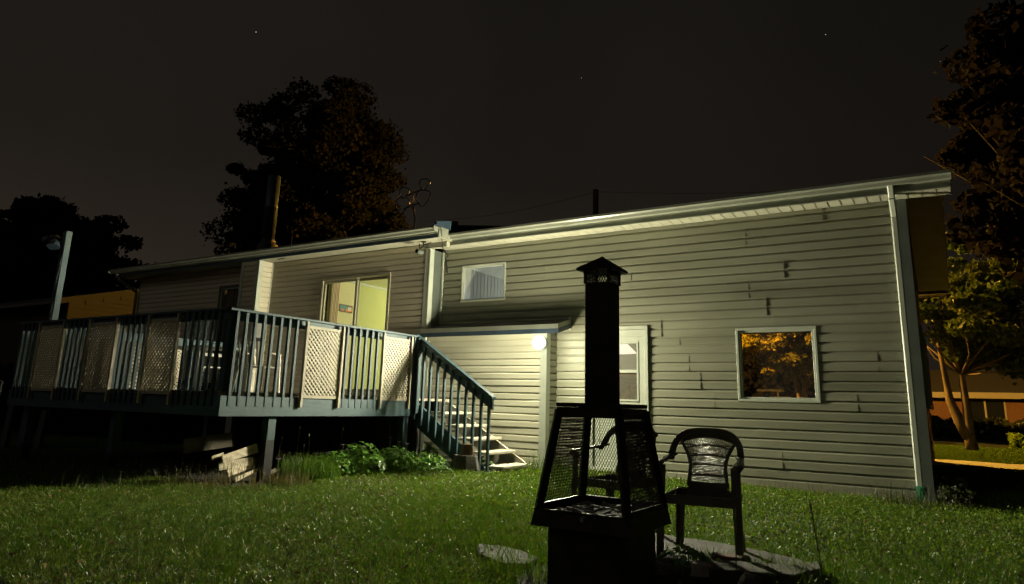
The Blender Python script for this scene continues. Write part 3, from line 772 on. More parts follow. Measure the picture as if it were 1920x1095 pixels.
# ------------------------------------------------------------------ outdoor fireplace
SV = empty('outdoor_fireplace', (-1.552, 3.445, -.01), math.radians(-1.0), 'black square outdoor fireplace with mesh sides and tall capped chimney pipe', 'fireplace')
def frus(a0, z0, a1, z1):
    return [(-a0,-a0,z0),(a0,-a0,z0),(a0,a0,z0),(-a0,a0,z0)], [(-a1,-a1,z1),(a1,-a1,z1),(a1,a1,z1),(-a1,a1,z1)]
def shell(levels):
    mb = MB(); 
    for a, z in levels: mb.v += [(-a,-a,z),(a,-a,z),(a,a,z),(-a,a,z)]
    for k in range(len(levels)-1):
        for i in range(4):
            j = (i+1) % 4; mb.f.append((k*4+i, k*4+j, (k+1)*4+j, (k+1)*4+i))
    mb.f.append((3,2,1,0)); k = (len(levels)-1)*4; mb.f.append((k,k+1,k+2,k+3))
    return mb
shell([(.205, 0), (.205, .415)]).build('pedestal', M_STOVE, SV, bevel=.004)
shell([(.262, .415), (.270, .418), (.256, .485), (.258, .50), (.248, .50), (.240, .455)]).build('hearth_tray', M_STOVE, SV)
mb = MB(); rr = random.Random(3)
mb.box(-.235, .235, -.235, .235, .44, .465)
for i in range(90):
    cx, cyy = rr.uniform(-.2, .2), rr.uniform(-.2, .2); a = rr.uniform(0, 6.3); l = rr.uniform(.02, .09)
    mb.bar((cx-l*math.cos(a), cyy-l*math.sin(a), .468+rr.uniform(0, .02)), (cx+l*math.cos(a), cyy+l*math.sin(a), .472+rr.uniform(0, .03)), rr.uniform(.01, .03), rr.uniform(.008, .02))
mb.build('ashes', M_ASH, SV)['kind'] = 'stuff'
B0, Z0, B1, Z1 = .240, .49, .168, .985
for sx, sy_ in ((-1,-1),(1,-1),(1,1),(-1,1)):
    MB().bar((sx*B0, sy_*B0, Z0), (sx*B1, sy_*B1, Z1), .038, .038, up=(sx*.7, sy_*.7, 0)).build('corner_post', M_STOVE, SV, bevel=.003)
for nm, b, z, hh in (('bottom_bar', B0-.001, Z0+.012, .035), ('top_bar', B1+.004, Z1-.012, .05)):
    for a, c in (((-b,-b), (b,-b)), ((b,-b), (b,b)), ((b,b), (-b,b)), ((-b,b), (-b,-b))):
        if nm == 'bottom_bar' and a[1] == -b and c[1] == -b: continue
        MB().bar((*a, z), (*c, z), .02, hh).build(nm, M_STOVE, SV)
shell([(.178, Z1+.014), (.182, Z1+.03), (.178, Z1+.036)]).build('top_plate', M_STOVE, SV)
shell([(.0695, Z1+.036), (.0695, 1.665)]).build('chimney_pipe', M_STOVE, SV)
def emesh(mb, P, nu, nv, w=.0045, t=.003):
    """expanded metal on a planar quad P(u,v): diamonds"""
    for j in range(nv):
        for i in range(nu+1):
            off = .5*(j % 2)
            for sgn in (-1, 1):
                u0 = (i+off)/nu; u1 = (i+off+sgn*.5)/nu; v0 = j/nv; v1 = (j+1)/nv
                if min(u0, u1) < -.001 or max(u0, u1) > 1.001: continue
                mb.bar(P(u0, v0), P(u1, v1), w, t)
def face(k):
    c = [(-1,-1),(1,-1),(1,1),(-1,1)]; a, b = c[k], c[(k+1) % 4]
    def P(u, v):
        s = B0+(B1-B0)*v; z = Z0+(Z1-Z0)*v
        return Vector(((a[0]+(b[0]-a[0])*u)*s, (a[1]+(b[1]-a[1])*u)*s, z))
    return P
for k in (1, 2, 3):
    mb = MB(); emesh(mb, face(k), 25, 33, .0038, .0020); mb.build('mesh_screen', mat('rusty_mesh', (.07, .06, .05), .5, (.04, .03, .022), scale=20), SV)['kind'] = 'stuff'
for k in range(4):
    c = [(-1,-1),(1,-1),(1,1),(-1,1)]; a, b = c[k], c[(k+1) % 4]; s = .0695
    mb = MB(); emesh(mb, lambda u, v: Vector(((a[0]+(b[0]-a[0])*u)*s, (a[1]+(b[1]-a[1])*u)*s, 1.665+.075*v)), 9, 5, .004, .002); mb.build('cap_screen', M_STOVE, SV)['kind'] = 'stuff'
    MB().bar((a[0]*s, a[1]*s, 1.66), (a[0]*s, a[1]*s, 1.745), .014, .014).build('cap_post', M_STOVE, SV)
shell([(.106, 1.732), (.108, 1.742), (.1, 1.750), (.012, 1.812), (.004, 1.82)]).build('chimney_cap', M_STOVE, SV)
mb = MB(); mb.tube([(.1, -.1, 1.735), (.085, -.085, 1.70), (.07, -.07, 1.69)], .0015, 4); mb.build('wire', M_METAL, SV)

# ------------------------------------------------------------------ resin armchairs
def make_chair():
    ch = empty('resin_armchair')
    # local: faces -Y; front legs at y=-.24, back at y=+.24
    def leg(sx, yf, zt, inx, tipx, tipy):
        mb = MB()
        a = Vector((sx*inx, yf, zt)); b = Vector((sx*tipx, tipy, 0))
        mb.bar(a, b, .062, .012, up=(0, 1, 0), w2=.05, h2=.012)
        mb.bar(a+Vector((sx*.027, .02 if yf < 0 else -.02, 0)), b+Vector((sx*.02, .018 if yf < 0 else -.018, 0)), .012, .05, up=(0, 1, 0))
        return mb.build('leg', M_RESIN, ch, bevel=.003)
    for sx in (-1, 1):
        leg(sx, -.215, .64, .262, .275, -.255)
        leg(sx, .19, .44, .20, .235, .27)
        # armrest: widening to the front, with drooped outer edge
        mb = MB(); S = [(.235, .20, .70, .034), (.262, .10, .685, .04), (.275, 0, .672, .05), (.28, -.12, .662, .058), (.28, -.22, .655, .062), (.275, -.262, .640, .05)]
        for x_, y_, z_, w_ in S:
            for dx, dz in ((-w_/2, -.012), (-w_/2+.004, .004), (w_/2, .002), (w_/2+.006, -.024)): mb.v.append((sx*(x_+dx), y_, z_+dz))
        for i in range(len(S)-1):
            for j in range(4):
                k = (j+1) % 4; mb.f.append((i*4+j, i*4+k, i*4+4+k, i*4+4+j))
        mb.f.append((0,1,2,3)); mb.f.append(tuple(len(mb.v)-4+j for j in (3,2,1,0)))
        mb.build('armrest', M_RESIN, ch, smooth=True)
    # hoop
    pts = []; 
    for t in np.linspace(0, PI, 23):
        xx = .262*np.sign(math.cos(t))*abs(math.cos(t))**.62; zz = .655+.215*math.sin(t)**.75
        yy = .12+.165*math.sin(t)**.6
        pts.append(Vector((xx, yy, zz)))
    mb = MB()
    for k, p_ in enumerate(pts):
        d = (pts[min(k+1, 22)]-pts[max(k-1, 0)]).normalized(); a = d.cross(Vector((0, 1, .2))).normalized(); c = a.cross(d)
        w_ = .024
        for i, j in ((-1, -.5), (1, -.5), (1.0, .5), (-1, .5)): mb.v.append(tuple(p_+a*i*w_+c*j*.018))
    for k in range(22):
        for j in range(4): q_ = (j+1) % 4; mb.f.append((k*4+j, k*4+q_, k*4+4+q_, k*4+4+j))
    mb.f.append((3,2,1,0)); mb.f.append((88,89,90,91))
    mb.build('back_hoop', M_RESIN, ch, bevel=.0, smooth=False)
    # back panel: waisted frame with diamond perforation
    def half(v):  # half-width at v 0(bottom)..1(top)
        return .150-.018*math.sin(min(v, .55)/.55*PI*.5)+.095*max(0, (v-.35)/.65)**1.8
    def PP(u, v, top=.853): 
        hw = half(v); z = .455+(top-.455-.05*((2*u-1)**2)*v)*v
        return Vector(((2*u-1)*hw, .215+.085*v-.0*u, z))
    mb = MB(); N = 14
    for sx in (0, 1):
        for i in range(N):
            a, b = PP(sx, i/N), PP(sx, (i+1)/N); mb.bar(a, b+(b-a)*.08, .026, .014, up=(0, 1, 0))
    mb.bar(PP(0, .03), PP(1, .03), .016, .05, up=(0, 0, 1))
    for i in range(10):
        a, b = PP(i/10, .97), PP((i+1)/10, .97); mb.bar(a, b, .016, .045)
    mb.build('back_frame', M_RESIN, ch)
    for hgt in (.22, .42, .60, .78):
        mb = MB()
        for i in range(6):
            a, b = PP(i/6, hgt), PP((i+1)/6, hgt); mb.bar(a, b+(b-a)*.03, .008, .011)
        mb.build('back_rib', M_RESIN, ch)
    mb = MB()
    nu, nv = 26, 32
    for j in range(nv):
        for i in range(nu+1):
            for sgn in (-1, 1):
                u0 = (i+.5*(j % 2))/nu; u1 = u0+sgn*.5/nu
                if min(u0, u1) < -.001 or max(u0, u1) > 1.001: continue
                mb.bar(PP(u0, .05+.92*j/nv), PP(u1, .05+.92*(j+1)/nv), .0052, .004)
    mb.build('back_mesh', M_RESIN, ch)['kind'] = 'stuff'
    # seat: slightly dished sheet with skirt
    mb = MB(); nx, ny = 8, 8
    for j in range(ny+1):
        for i in range(nx+1):
            u = i/nx*2-1; v = j/ny*2-1
            mb.v.append((u*(.245-.02*(v > .8)), v*.225-.005, .428-.020*(v+1)-.010*(1-u*u)*(1-v*v)-.008*max(0, -v)**3))
    for j in range(ny):
        for i in range(nx): b = j*(nx+1)+i; mb.f.append((b, b+1, b+nx+2, b+nx+1))
    mb.build('seat', M_RESIN, ch, smooth=True)
    MB().box(-.255, .255, -.247, -.232, .372, .437).box(-.258, -.243, -.231, .215, .375, .43).box(.243, .258, -.231, .215, .375, .43).box(-.23, .23, .216, .228, .375, .445).build('seat_skirt', M_RESIN, ch, bevel=.004)
    return ch
c1 = make_chair(); c1.location = (-1.525, 5.12, -.01); c1.scale = (.95, .95, .97); c1.rotation_euler = (0, 0, math.radians(7))
tag(c1, 'dark resin armchair standing clear to the right of the fireplace', 'chair', 'resin armchairs by the fireplace')
c2 = copy_tree(c1); c2.location = (-2.36, 5.50, 0.0); c2.rotation_euler = (0, 0, math.radians(-14))
tag(c2, 'dark resin armchair seen through the mesh of the fireplace', 'chair', 'resin armchairs by the fireplace')

# ------------------------------------------------------------------ slabs, stones, bricks near the fire
def rock(name, loc, s, m, seed, label, cat, group=None, sub_=2):
    bm = bmesh.new(); bmesh.ops.create_icosphere(bm, subdivisions=sub_, radius=1)
    r = random.Random(seed)
    ph = [r.uniform(0, 6) for _ in range(6)]
    for v in bm.verts:
        k = 1+.16*math.sin(v.co.x*3+ph[0])+.14*math.sin(v.co.y*4+ph[1])+.12*math.sin(v.co.z*5+ph[2])+r.uniform(-.06, .06)
        v.co = Vector((v.co.x*s[0]*k, v.co.y*s[1]*k, v.co.z*s[2]*k))
    me = bpy.data.meshes.new(name); bm.to_mesh(me); bm.free(); me.materials.append(m)
    o = bpy.data.objects.new(name, me); COL.objects.link(o); o.location = loc; o.rotation_euler = (0, 0, r.uniform(0, 3))
    return tag(o, label, cat, group)
def slab_thing(pts, z0, z1, m, label, cat='slab', name='concrete_slab'):
    mb = MB(); cx = sum(p[0] for p in pts)/len(pts); cyy = sum(p[1] for p in pts)/len(pts)
    mb.prism([(p[0]-cx, p[1]-cyy, 0) for p in pts], (0, 0, z1-z0))
    o = mb.build(name, m, None, bevel=.008, loc=(cx, cyy, z0)); return tag(o, label, cat)
slab_thing([(-2.15, 5.65), (-1.62, 5.60), (-1.25, 5.50), (-.95, 5.36), (-.78, 5.22), (-.90, 4.98), (-1.25, 4.75), (-1.75, 4.70), (-2.1, 4.95)], -.08, .012, M_CONC, 'thin grey concrete slab under the clear armchair')
slab_thing([(-1.42, 4.74), (-.92, 4.90), (-.80, 5.15), (-.74, 4.93), (-.85, 4.62), (-1.30, 4.45)], -.08, .055, M_CONCD, 'dark broken slab edge in the grass at the lower right')
slab_thing([(-2.92, 4.33), (-2.75, 4.37), (-2.55, 4.33), (-2.36, 4.22), (-2.30, 4.02), (-2.45, 3.92), (-2.72, 4.06)], -.06, .022, M_CONCD, 'flat half-buried slab in the lawn left of the fireplace')
rock('stone', (-1.36, 4.52, .03), (.075, .05, .055), M_STONE, 5, 'pale jagged stone lying in front of the right armchair', 'stone')
rock('stone', (-1.05, 4.40, .02), (.16, .07, .05), M_CONCD, 6, 'long dark stone in the grass by the broken slab', 'stone')
rock('stone', (-1.62, 4.35, .02), (.14, .09, .05), M_CONCD, 8, 'rounded dark stone beside the fireplace pedestal', 'stone')
mb = MB(); mb.box(-.12, .12, -.05, .05, 0, .06); tag(mb.build('brick', M_BRICK, None, bevel=.004, loc=(-1.28, 4.86, .01)), 'single brown brick on the slab beside the chair leg', 'brick').rotation_euler = (0, 0, .3)

grid_sheet('bare_soil', np.linspace(-2.35, -.7, 24), np.linspace(2.6, 4.85, 28), M_SOIL, dz=.004)

# ------------------------------------------------------------------ planter, log, boards by the stairs
pl = empty('concrete_planter', (-5.98, 8.50, .0), .25, 'tapered grey concrete block standing at the foot of the stairs', 'planter')
mb = MB(); n = 8
ring = lambda r, z: [(r*math.cos(2*PI*(i+.5)/n), r*math.sin(2*PI*(i+.5)/n), z) for i in range(n)]
mb.v = ring(.235, 0)+ring(.185, .25)+ring(.16, .25)+ring(.15, .19)
for k in range(3):
    for i in range(n): j = (i+1) % n; mb.f.append((k*n+i, k*n+j, (k+1)*n+j, (k+1)*n+i))
mb.f.append(tuple(range(n))[::-1]); mb.f.append(tuple(3*n+i for i in range(n)))
mb.build('block', M_CONC, pl, bevel=.006)
mb = MB(); mb.lathe([(.085, .0), (.09, .05), (.082, .19), (.08, .2)], (0, 0, 0), 12)
lg = tag(mb.build('cut_log', M_STUMP, None, loc=(-5.965, 8.50, .20)), 'short brown log standing upright in the concrete block', 'log')
slab_thing([(-6.25, 8.40), (-5.62, 8.36), (-5.62, 8.62), (-6.2, 8.62)], -.03, .028, M_CONC, 'narrow stepping slab under the concrete block', name='stepping_slab')
slab_thing([(-6.75, 8.33), (-6.28, 8.31), (-6.28, 8.42), (-6.75, 8.45)], -.02, .04, M_CONC, 'narrow pale stone edging left of the concrete block', name='edging_stone')
mb = MB(); mb.tube([(-6.62, 8.2, .2), (-6.58, 8.18, .12), (-6.53, 8.16, .04)], .009); tag(mb.build('twig', M_RED), 'small red twig in the flower bed', 'twig')

# woodpile: each board its own object
def board(p, q, w, t, up, label, m=M_PLANK, taper=None):
    mb = MB(); p = Vector(p); q = Vector(q); c = (p+q)/2
    mb.bar(p-c, q-c, w, t, up=up, w2=taper or w)
    o = mb.build('old_board', m, None, bevel=.003, loc=tuple(c))
    return tag(o, label, 'board', 'old boards in the pile at the deck corner')
UX = (1, .12, .1)
board((-7.24, 5.36, .265), (-7.26, 5.86, .375), .085, .022, UX, 'pale board sloping up along the top of the pile', taper=.115)
board((-7.27, 5.35, .185), (-7.24, 5.80, .225), .095, .022, UX, 'level pale board in the middle of the pile')
board((-7.22, 5.44, .105), (-7.26, 5.80, .185), .085, .022, UX, 'pale board slanting under the level one')
board((-7.17, 5.52, .03), (-7.22, 5.86, .125), .05, .022, UX, 'lowest pale board with a broken end on the ground', taper=.03)
board((-7.30, 5.27, .275), (-7.30, 5.42, .315), .05, .02, UX, 'short splintered board end at the upper left of the pile')
board((-7.6, 5.1, .40), (-7.62, 5.75, .46), .17, .02, UX, 'wide grey board leaning in the dark behind the pile', m=mat('grey_sheet', (.10, .085, .065), .9))
board((-7.20, 5.98, .06), (-7.16, 6.10, .11), .04, .03, UX, 'small broken piece of wood right of the pile')

# ------------------------------------------------------------------ patio furniture on the deck
tb = empty('patio_table', (-10.3, 7.0, DZ), 0, 'white plastic table on the deck behind the lattice', 'table')
MB().box(-.55, .55, -.35, .35, .69, .72).build('table_top', M_WHITEPL, tb, bevel=.008)
for sx in (-1, 1):
    for s2 in (-1, 1): MB().bar((sx*.42, s2*.26, .69), (sx*.47, s2*.30, 0), .06, .04).build('leg', M_WHITEPL, tb)
wc = empty('white_chair', (-9.55, 7.55, DZ), math.radians(200), 'white plastic garden chair behind the deck table', 'chair', 'white plastic chairs on the deck')
for sx in (-1, 1):
    MB().bar((sx*.24, -.22, .64), (sx*.26, -.25, 0), .05, .03).build('leg', M_WHITEPL, wc)
    MB().bar((sx*.22, .20, .44), (sx*.25, .28, 0), .05, .03).build('leg', M_WHITEPL, wc)
    MB().bar((sx*.245, .22, .66), (sx*.245, -.24, .64), .055, .02).build('armrest', M_WHITEPL, wc)
MB().box(-.24, .24, -.23, .22, .42, .44).build('seat', M_WHITEPL, wc, bevel=.005)
mb = MB()
for i in range(7): mb.bar((-.18+i*.06, .22, .45), (-.20+i*.066, .31, .84), .03, .012)
mb.bar((-.24, .315, .85), (.24, .315, .85), .02, .06); mb.build('backrest', M_WHITEPL, wc)
wc2 = copy_tree(wc); wc2.location = (-10.95, 7.75, DZ); wc2.rotation_euler = (0, 0, math.radians(150)); wc2['label'] = 'white plastic garden chair nearest the far left deck rail'
# propped pale shutter by the chimney chase
sh = empty('white_screen_panel', (-11.45, 9.0, DZ), math.radians(20), 'tall white panel leaning by the chimney chase on the deck', 'panel')
MB().box(-.11, .11, -.012, .012, 1.05-.18, 1.05+.45).build('panel', M_WHITEPL, sh)
MB().box(-.11, -.04, -.012, .012, 0, .868).box(.02, .10, -.012, .012, 0, .868).build('legs_panel', M_WHITEPL, sh)

# ------------------------------------------------------------------ interior things
pic = empty('wall_picture', (-10.388, 10.235, 2.812), 0, 'small abstract picture in orange, blue and white on the dining room wall', 'picture')
MB().box(-.012, .012, -.19, .19, -.075, .075).build('picture_frame', M_BRICK, pic)
for nm, c, bx in (('painted_sky', (.08, .22, .3), (-.175, .0, -.06, .06)), ('painted_green', (.12, .22, .05), (.0, .09, .0, .06)), ('painted_ground', (.7, .2, .02), (-.0, .175, -.06, 0)), ('painted_violet', (.2, .12, .25), (.09, .175, .0, .06))):
    MB().box(.0125, .0135, bx[0], bx[1], bx[2], bx[3]).build(nm, mat(nm, c, .6), pic)
MB().box(.014, .0150, .05, .15, -.035, .035).build('painted_white', mat('painted_white', (.8, .75, .75), .6, (.25, .18, .18), scale=30), pic)
MB().box(.014, .0150, -.15, -.06, -.055, -.02).build('painted_orange', mat('painted_orange', (.75, .22, .02), .6), pic)
cb = empty('pine_cabinet', (-4.80, 12.0, .20), 0, 'orange pine cabinet seen through the lower glass of the door', 'cabinet')
MB().box(-.5, .6, -.2, .2, 0, 1.36).build('carcass', M_CABINET, cb)
MB().box(-.56, .66, -.26, -.201, 1.30, 1.40).box(-.5, .6, -.23, -.201, 1.22, 1.26).build('cornice', M_CABINET, cb)
for x0 in (-.46, .08): MB().box(x0, x0+.48, -.225, -.2015, .1, 1.18).build('cabinet_door', mat('pine_door', (.42, .18, .05), .5, (.12, .05, .02), scale=10), cb)
ls = empty('hanging_lampshade', (-4.75, 11.2, 1.98), 0, 'bright white lampshade hanging inside the entry door', 'lamp')
mb = MB(); mb.lathe([(.32, -.08), (.12, .12), (.02, .16), (.02, .38)], (0, 0, 0), 20); mb.build('shade', emit_mat('lit_shade', (1, .93, .75), 1.1), ls)

# ------------------------------------------------------------------ things beyond the house
def along(px_dir, Y): return px_dir*Y
# parked car seen through the window
car = empty('parked_car', (-6.35, 25.3, -.02), 0, 'blue-grey car parked on the street, seen through the lower window', 'car')
prof = [(-2.1, .35), (-2.15, .75), (-1.5, .88), (-.75, 1.38), (.55, 1.42), (1.35, .95), (2.0, .86), (2.12, .55), (2.05, .32)]
mb = MB(); mb.prism([(x, -.82, z) for x, z in prof], (0, 1.64, 0)); mb.build('car_body', M_CARPAINT, car, bevel=.06)
mb = MB(); mb.prism([(-1.35, -.835, .93), (-.72, -.80, 1.31), (.5, -.80, 1.35), (1.2, -.835, .96)], (0, .012, 0)); mb.build('side_window', M_CARGLASS, car)
for x_ in (-1.35, 1.3):
    for y_ in (-.84, .66):
        mb = MB(); mb.lathe([(.2, 0), (.32, .02), (.32, .16), (.2, .18)], (x_, y_, .3), 18, 'Y'); mb.build('wheel', M_TYRE, car)
# brick pillar with flat caps
bp = empty('brick_pillar', (-4.30, 22.6, -.05), .1, 'small brick pillar with flat wooden caps by the street', 'pillar')
for zc in range(19):
    for k in range(2):
        o = .0 if zc % 2 else .11
        MB().box(-.22+k*.22+.0, -.22+k*.22+.21, -.22, .22, zc*.075, zc*.075+.066).build('brick', M_BRICK, bp)
MB().box(-.24, .34, -.28, .28, 1.43, 1.47).build('lower_cap', M_PLANK, bp)
MB().box(-.06, .0, -.05, .05, 1.47, 1.62).build('cap_post', M_PLANK, bp)
MB().box(-.62, .12, -.25, .25, 1.62, 1.68).build('upper_cap', M_PLANK, bp)
def street_lamp(loc, hgt, rz, lab, on):
    s = empty('street_lamp', loc, rz, lab, 'street lamp', 'street lamps beyond the house')
    mb = MB(); mb.tube([(0, 0, 0), (0, 0, hgt*.8), (.1, 0, hgt*.95), (.5, 0, hgt), (1.3, 0, hgt+.05)], [.11, .08, .06, .05, .045], 8); mb.build('pole', M_METAL, s)
    mb = MB(); mb.box(1.2, 1.85, -.14, .14, hgt, hgt+.14); mb.build('lamp_head', M_METAL, s, bevel=.02)
    MB().box(1.3, 1.75, -.1, .1, hgt-.05, hgt-.001).build('lamp_lens', on, s)
ON = emit_mat('sodium_lens', (1, .45, .08), 12)
street_lamp((-9.5, 27.6, -.15), 8.5, 0, 'street lamp behind the house roof lighting the lawn orange', ON)
street_lamp((-18.1, 84, -.1), 7.0, 0, 'far street lamp showing as a bright dot in the lower window', emit_mat('white_lens', (1, .95, .8), 30))

# neighbour on the right: low brick house
nb = empty('brick_bungalow', (6, 50, -.25), 0, 'low brick bungalow beyond the street tree at the right edge', 'house')
WX0, WX1 = -9, 12
mb = MB(); mb.box(WX0, WX1, 0, 9, 0, 2.35); mb.build('brick_wall', M_BRICK, nb)
MB().box(WX0-.6, WX1+.6, -.7, -.66, 2.28, 2.62).build('fascia', mat('pale_fascia', (.30, .27, .22), .7), nb)
MB().prism([(WX0-.6, -.65, 2.6), (WX0-.6, 4.5, 4.2), (WX0-.6, 9.7, 2.6)], (WX1-WX0+1.2, 0, 0)).build('roof', M_SHINGLE, nb)
for wx in (-4.0, 1.0, 6.0):
    w_ = frame_mb(wx-1.0, wx+1.0, .55, 2.25, .09, -.06, -.005).box(wx-.05, wx+.05, -.05, -.006, .64, 2.16).build('window', mat('pale_fascia', (.3, .27, .22)), nb)
    MB().box(wx-.9, wx+.9, -.015, -.004, .64, 2.16).build('pane', M_CARGLASS, w_)
# left neighbour
ln = empty('brown_neighbour_house', (-26, 12.3, -.1), 0, 'dark brown neighbour house with an orange-tan gable end behind the deck', 'house')
MB().box(-16, -.03, 0, 9.8, 0, 4.15).build('brown_wall', M_BROWN, ln)
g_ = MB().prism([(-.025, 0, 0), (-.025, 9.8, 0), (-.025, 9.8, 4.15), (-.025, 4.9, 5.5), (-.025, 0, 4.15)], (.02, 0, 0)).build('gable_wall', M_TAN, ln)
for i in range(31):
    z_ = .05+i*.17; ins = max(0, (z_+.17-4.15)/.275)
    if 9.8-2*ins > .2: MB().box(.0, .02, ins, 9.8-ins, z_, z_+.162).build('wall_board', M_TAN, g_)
MB().box(-16.4, .3, -.55, -.5, 4.02, 4.13).build('gutter', mat('dim_gutter', (.10, .09, .075), .6), ln)
for (ya, za), (yb, zb) in (((-.5, 4.1), (4.9, 5.58)), ((4.9, 5.58), (10.3, 4.1))):
    MB().prism([(-16.4, ya, za), (-16.4, yb, zb), (-16.4, yb, zb+.1), (-16.4, ya, za+.1)], (16.75, 0, 0)).build('roof', M_SHINGLE, ln)
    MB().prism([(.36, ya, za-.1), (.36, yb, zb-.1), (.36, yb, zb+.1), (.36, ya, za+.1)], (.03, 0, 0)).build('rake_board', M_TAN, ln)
# pickets at the far left
for i, (x_, h_) in enumerate(((-14.6, 1.2), (-14.1, 1.35), (-13.75, .75), (-13.35, .7))):
    tag(MB().box(-.09, .09, -.03, .03, 0, h_).build('fence_board', mat('dull_blue_board', (.05, .06, .065), .8), None, loc=(x_, 5.9+.1*i, -.05)), ['wide dull blue board standing left of the deck', 'tall dull blue board beside the left end of the deck', 'short leaning blue board beside the left end of the deck', 'short blue board nearest the deck post at the far left'][i], 'board', 'blue boards left of the deck').rotation_euler = (0, .12, 0)

# ------------------------------------------------------------------ vegetation
def cards(centres, size, rng, squash=1.0, elong=1.6):
    """one folded leaf quad per centre"""
    n = len(centres)
    a = rng.normal(size=(n, 3)); a /= np.linalg.norm(a, axis=1)[:, None]
    b = np.cross(a, rng.normal(size=(n, 3))); b /= np.linalg.norm(b, axis=1)[:, None]
    s = size*rng.uniform(.6, 1.3, size=(n, 1))
    V = np.stack([centres-a*s*elong*.5, centres+b*s*.5-a*s*.1, centres+a*s*elong*.5, centres-b*s*.5-a*s*.1], 1).reshape(-1, 3)
    F = np.arange(n*4).reshape(n, 4)
    return V, F
def tree(name, base, hgt, crown_c, crown_r, nleaf, leaf, lm, label, seed, trunk_r=.3, forks=None, lumps=26, cat='tree', lump_r=.3, group=None, bark=None, open_=0.0):
    rng = np.random.default_rng(seed); t = empty(name, base, 0, label, cat, group)
    cc = np.array(crown_c, float); cr = np.array(crown_r, float)
    # lumps on an uneven ellipsoid shell and inside
    # boughs radiate from the trunk; leaf clumps get smaller towards their tips, so the outline is ragged
    nb_ = max(8, lumps//7); hub = cc-np.array([0, 0, cr[2]*.45])
    d = rng.normal(size=(nb_, 3)); d[:, 2] = np.abs(d[:, 2])*.9-.30; d /= np.linalg.norm(d, axis=1)[:, None]
    tips = cc+np.array([0, 0, -.25*cr[2]])+d*cr*np.array([1, 1, 1.22])*rng.uniform(.72, 1.12, size=(nb_, 1))
    bi = rng.integers(0, nb_, lumps); tt = rng.uniform(.25, 1.0, lumps)**.7
    L = hub+(tips[bi]-hub)*tt[:, None]+rng.normal(size=(lumps, 3))*cr*.055
    L[:, 2] += .10*cr[2]*np.sin(tt*3)
    lr = lump_r*cr.mean()*rng.uniform(.6, 1.2, size=lumps)*(1.25-.75*tt)
    body = rng.uniform(size=lumps) < .80
    q = rng.normal(size=(lumps, 3)); q /= np.linalg.norm(q, axis=1)[:, None]
    lob = 1+.16*np.sin(3*np.arctan2(q[:, 1], q[:, 0])+seed)+.12*np.sin(5*q[:, 2]+seed*1.7)
    Lb = cc+q*cr*(rng.uniform(.15, 1, size=(lumps, 1))**.45)*.90*lob[:, None]
    L[body] = Lb[body]; lr[body] = (lump_r*cr.mean()*rng.uniform(.45, 1.35, size=lumps))[body]
    idx = rng.integers(0, lumps, nleaf)
    q = rng.normal(size=(nleaf, 3)); q /= np.linalg.norm(q, axis=1)[:, None]
    P = L[idx]+q*(rng.uniform(.25, 1.0, size=(nleaf, 1))**.5)*lr[idx][:, None]*np.array([1.2, 1.2, .62])
    stray = rng.uniform(size=nleaf) < .16
    P[stray] += rng.normal(size=(int(stray.sum()), 3))*lr[idx][stray][:, None]*.22
    V, F = cards(P, leaf, rng)
    o = raw_mesh('crown', V, F, lm); o.parent = t
    mb = MB()
    tr = forks or [[(0, 0, 0), (0, 0, cc[2]*.55), tuple(cc+np.array([0, 0, cr[2]*.4]))]]
    for f in tr:
        k = len(f); mb.tube(f, [trunk_r*(1-.75*i/(k-1)) for i in range(k)], 10)
    st_ = np.array(tr[0][-2])
    for i in range(nb_):
        e_ = tips[i]; m_ = st_+(e_-st_)*.5+rng.normal(size=3)*.15*cr.mean()*.5
        mb.tube([tuple(st_), tuple(m_), tuple(e_*.9+m_*.1)], [trunk_r*.22, trunk_r*.10, trunk_r*.03], 5)
    mb.build('trunk', bark or M_BARK, t, smooth=True)
    return t
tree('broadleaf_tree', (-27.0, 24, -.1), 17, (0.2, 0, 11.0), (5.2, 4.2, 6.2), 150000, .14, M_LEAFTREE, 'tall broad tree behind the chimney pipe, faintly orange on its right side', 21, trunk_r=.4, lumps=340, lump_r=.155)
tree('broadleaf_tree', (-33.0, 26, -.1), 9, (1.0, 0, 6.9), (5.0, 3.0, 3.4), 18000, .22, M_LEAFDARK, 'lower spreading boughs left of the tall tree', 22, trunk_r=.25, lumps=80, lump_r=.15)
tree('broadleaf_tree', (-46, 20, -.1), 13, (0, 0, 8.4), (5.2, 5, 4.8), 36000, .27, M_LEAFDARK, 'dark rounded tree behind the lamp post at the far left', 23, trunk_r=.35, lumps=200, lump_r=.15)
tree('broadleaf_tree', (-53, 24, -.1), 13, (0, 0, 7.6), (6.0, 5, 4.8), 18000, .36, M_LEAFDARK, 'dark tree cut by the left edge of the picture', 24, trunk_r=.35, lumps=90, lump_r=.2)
tree('broadleaf_tree', (-38.5, 22, -.1), 9, (0, 0, 4.6), (3.0, 3, 2.6), 12000, .24, M_LEAFDARK, 'small dark tree between the left tree and the roof', 25, trunk_r=.2, lumps=50, lump_r=.2)
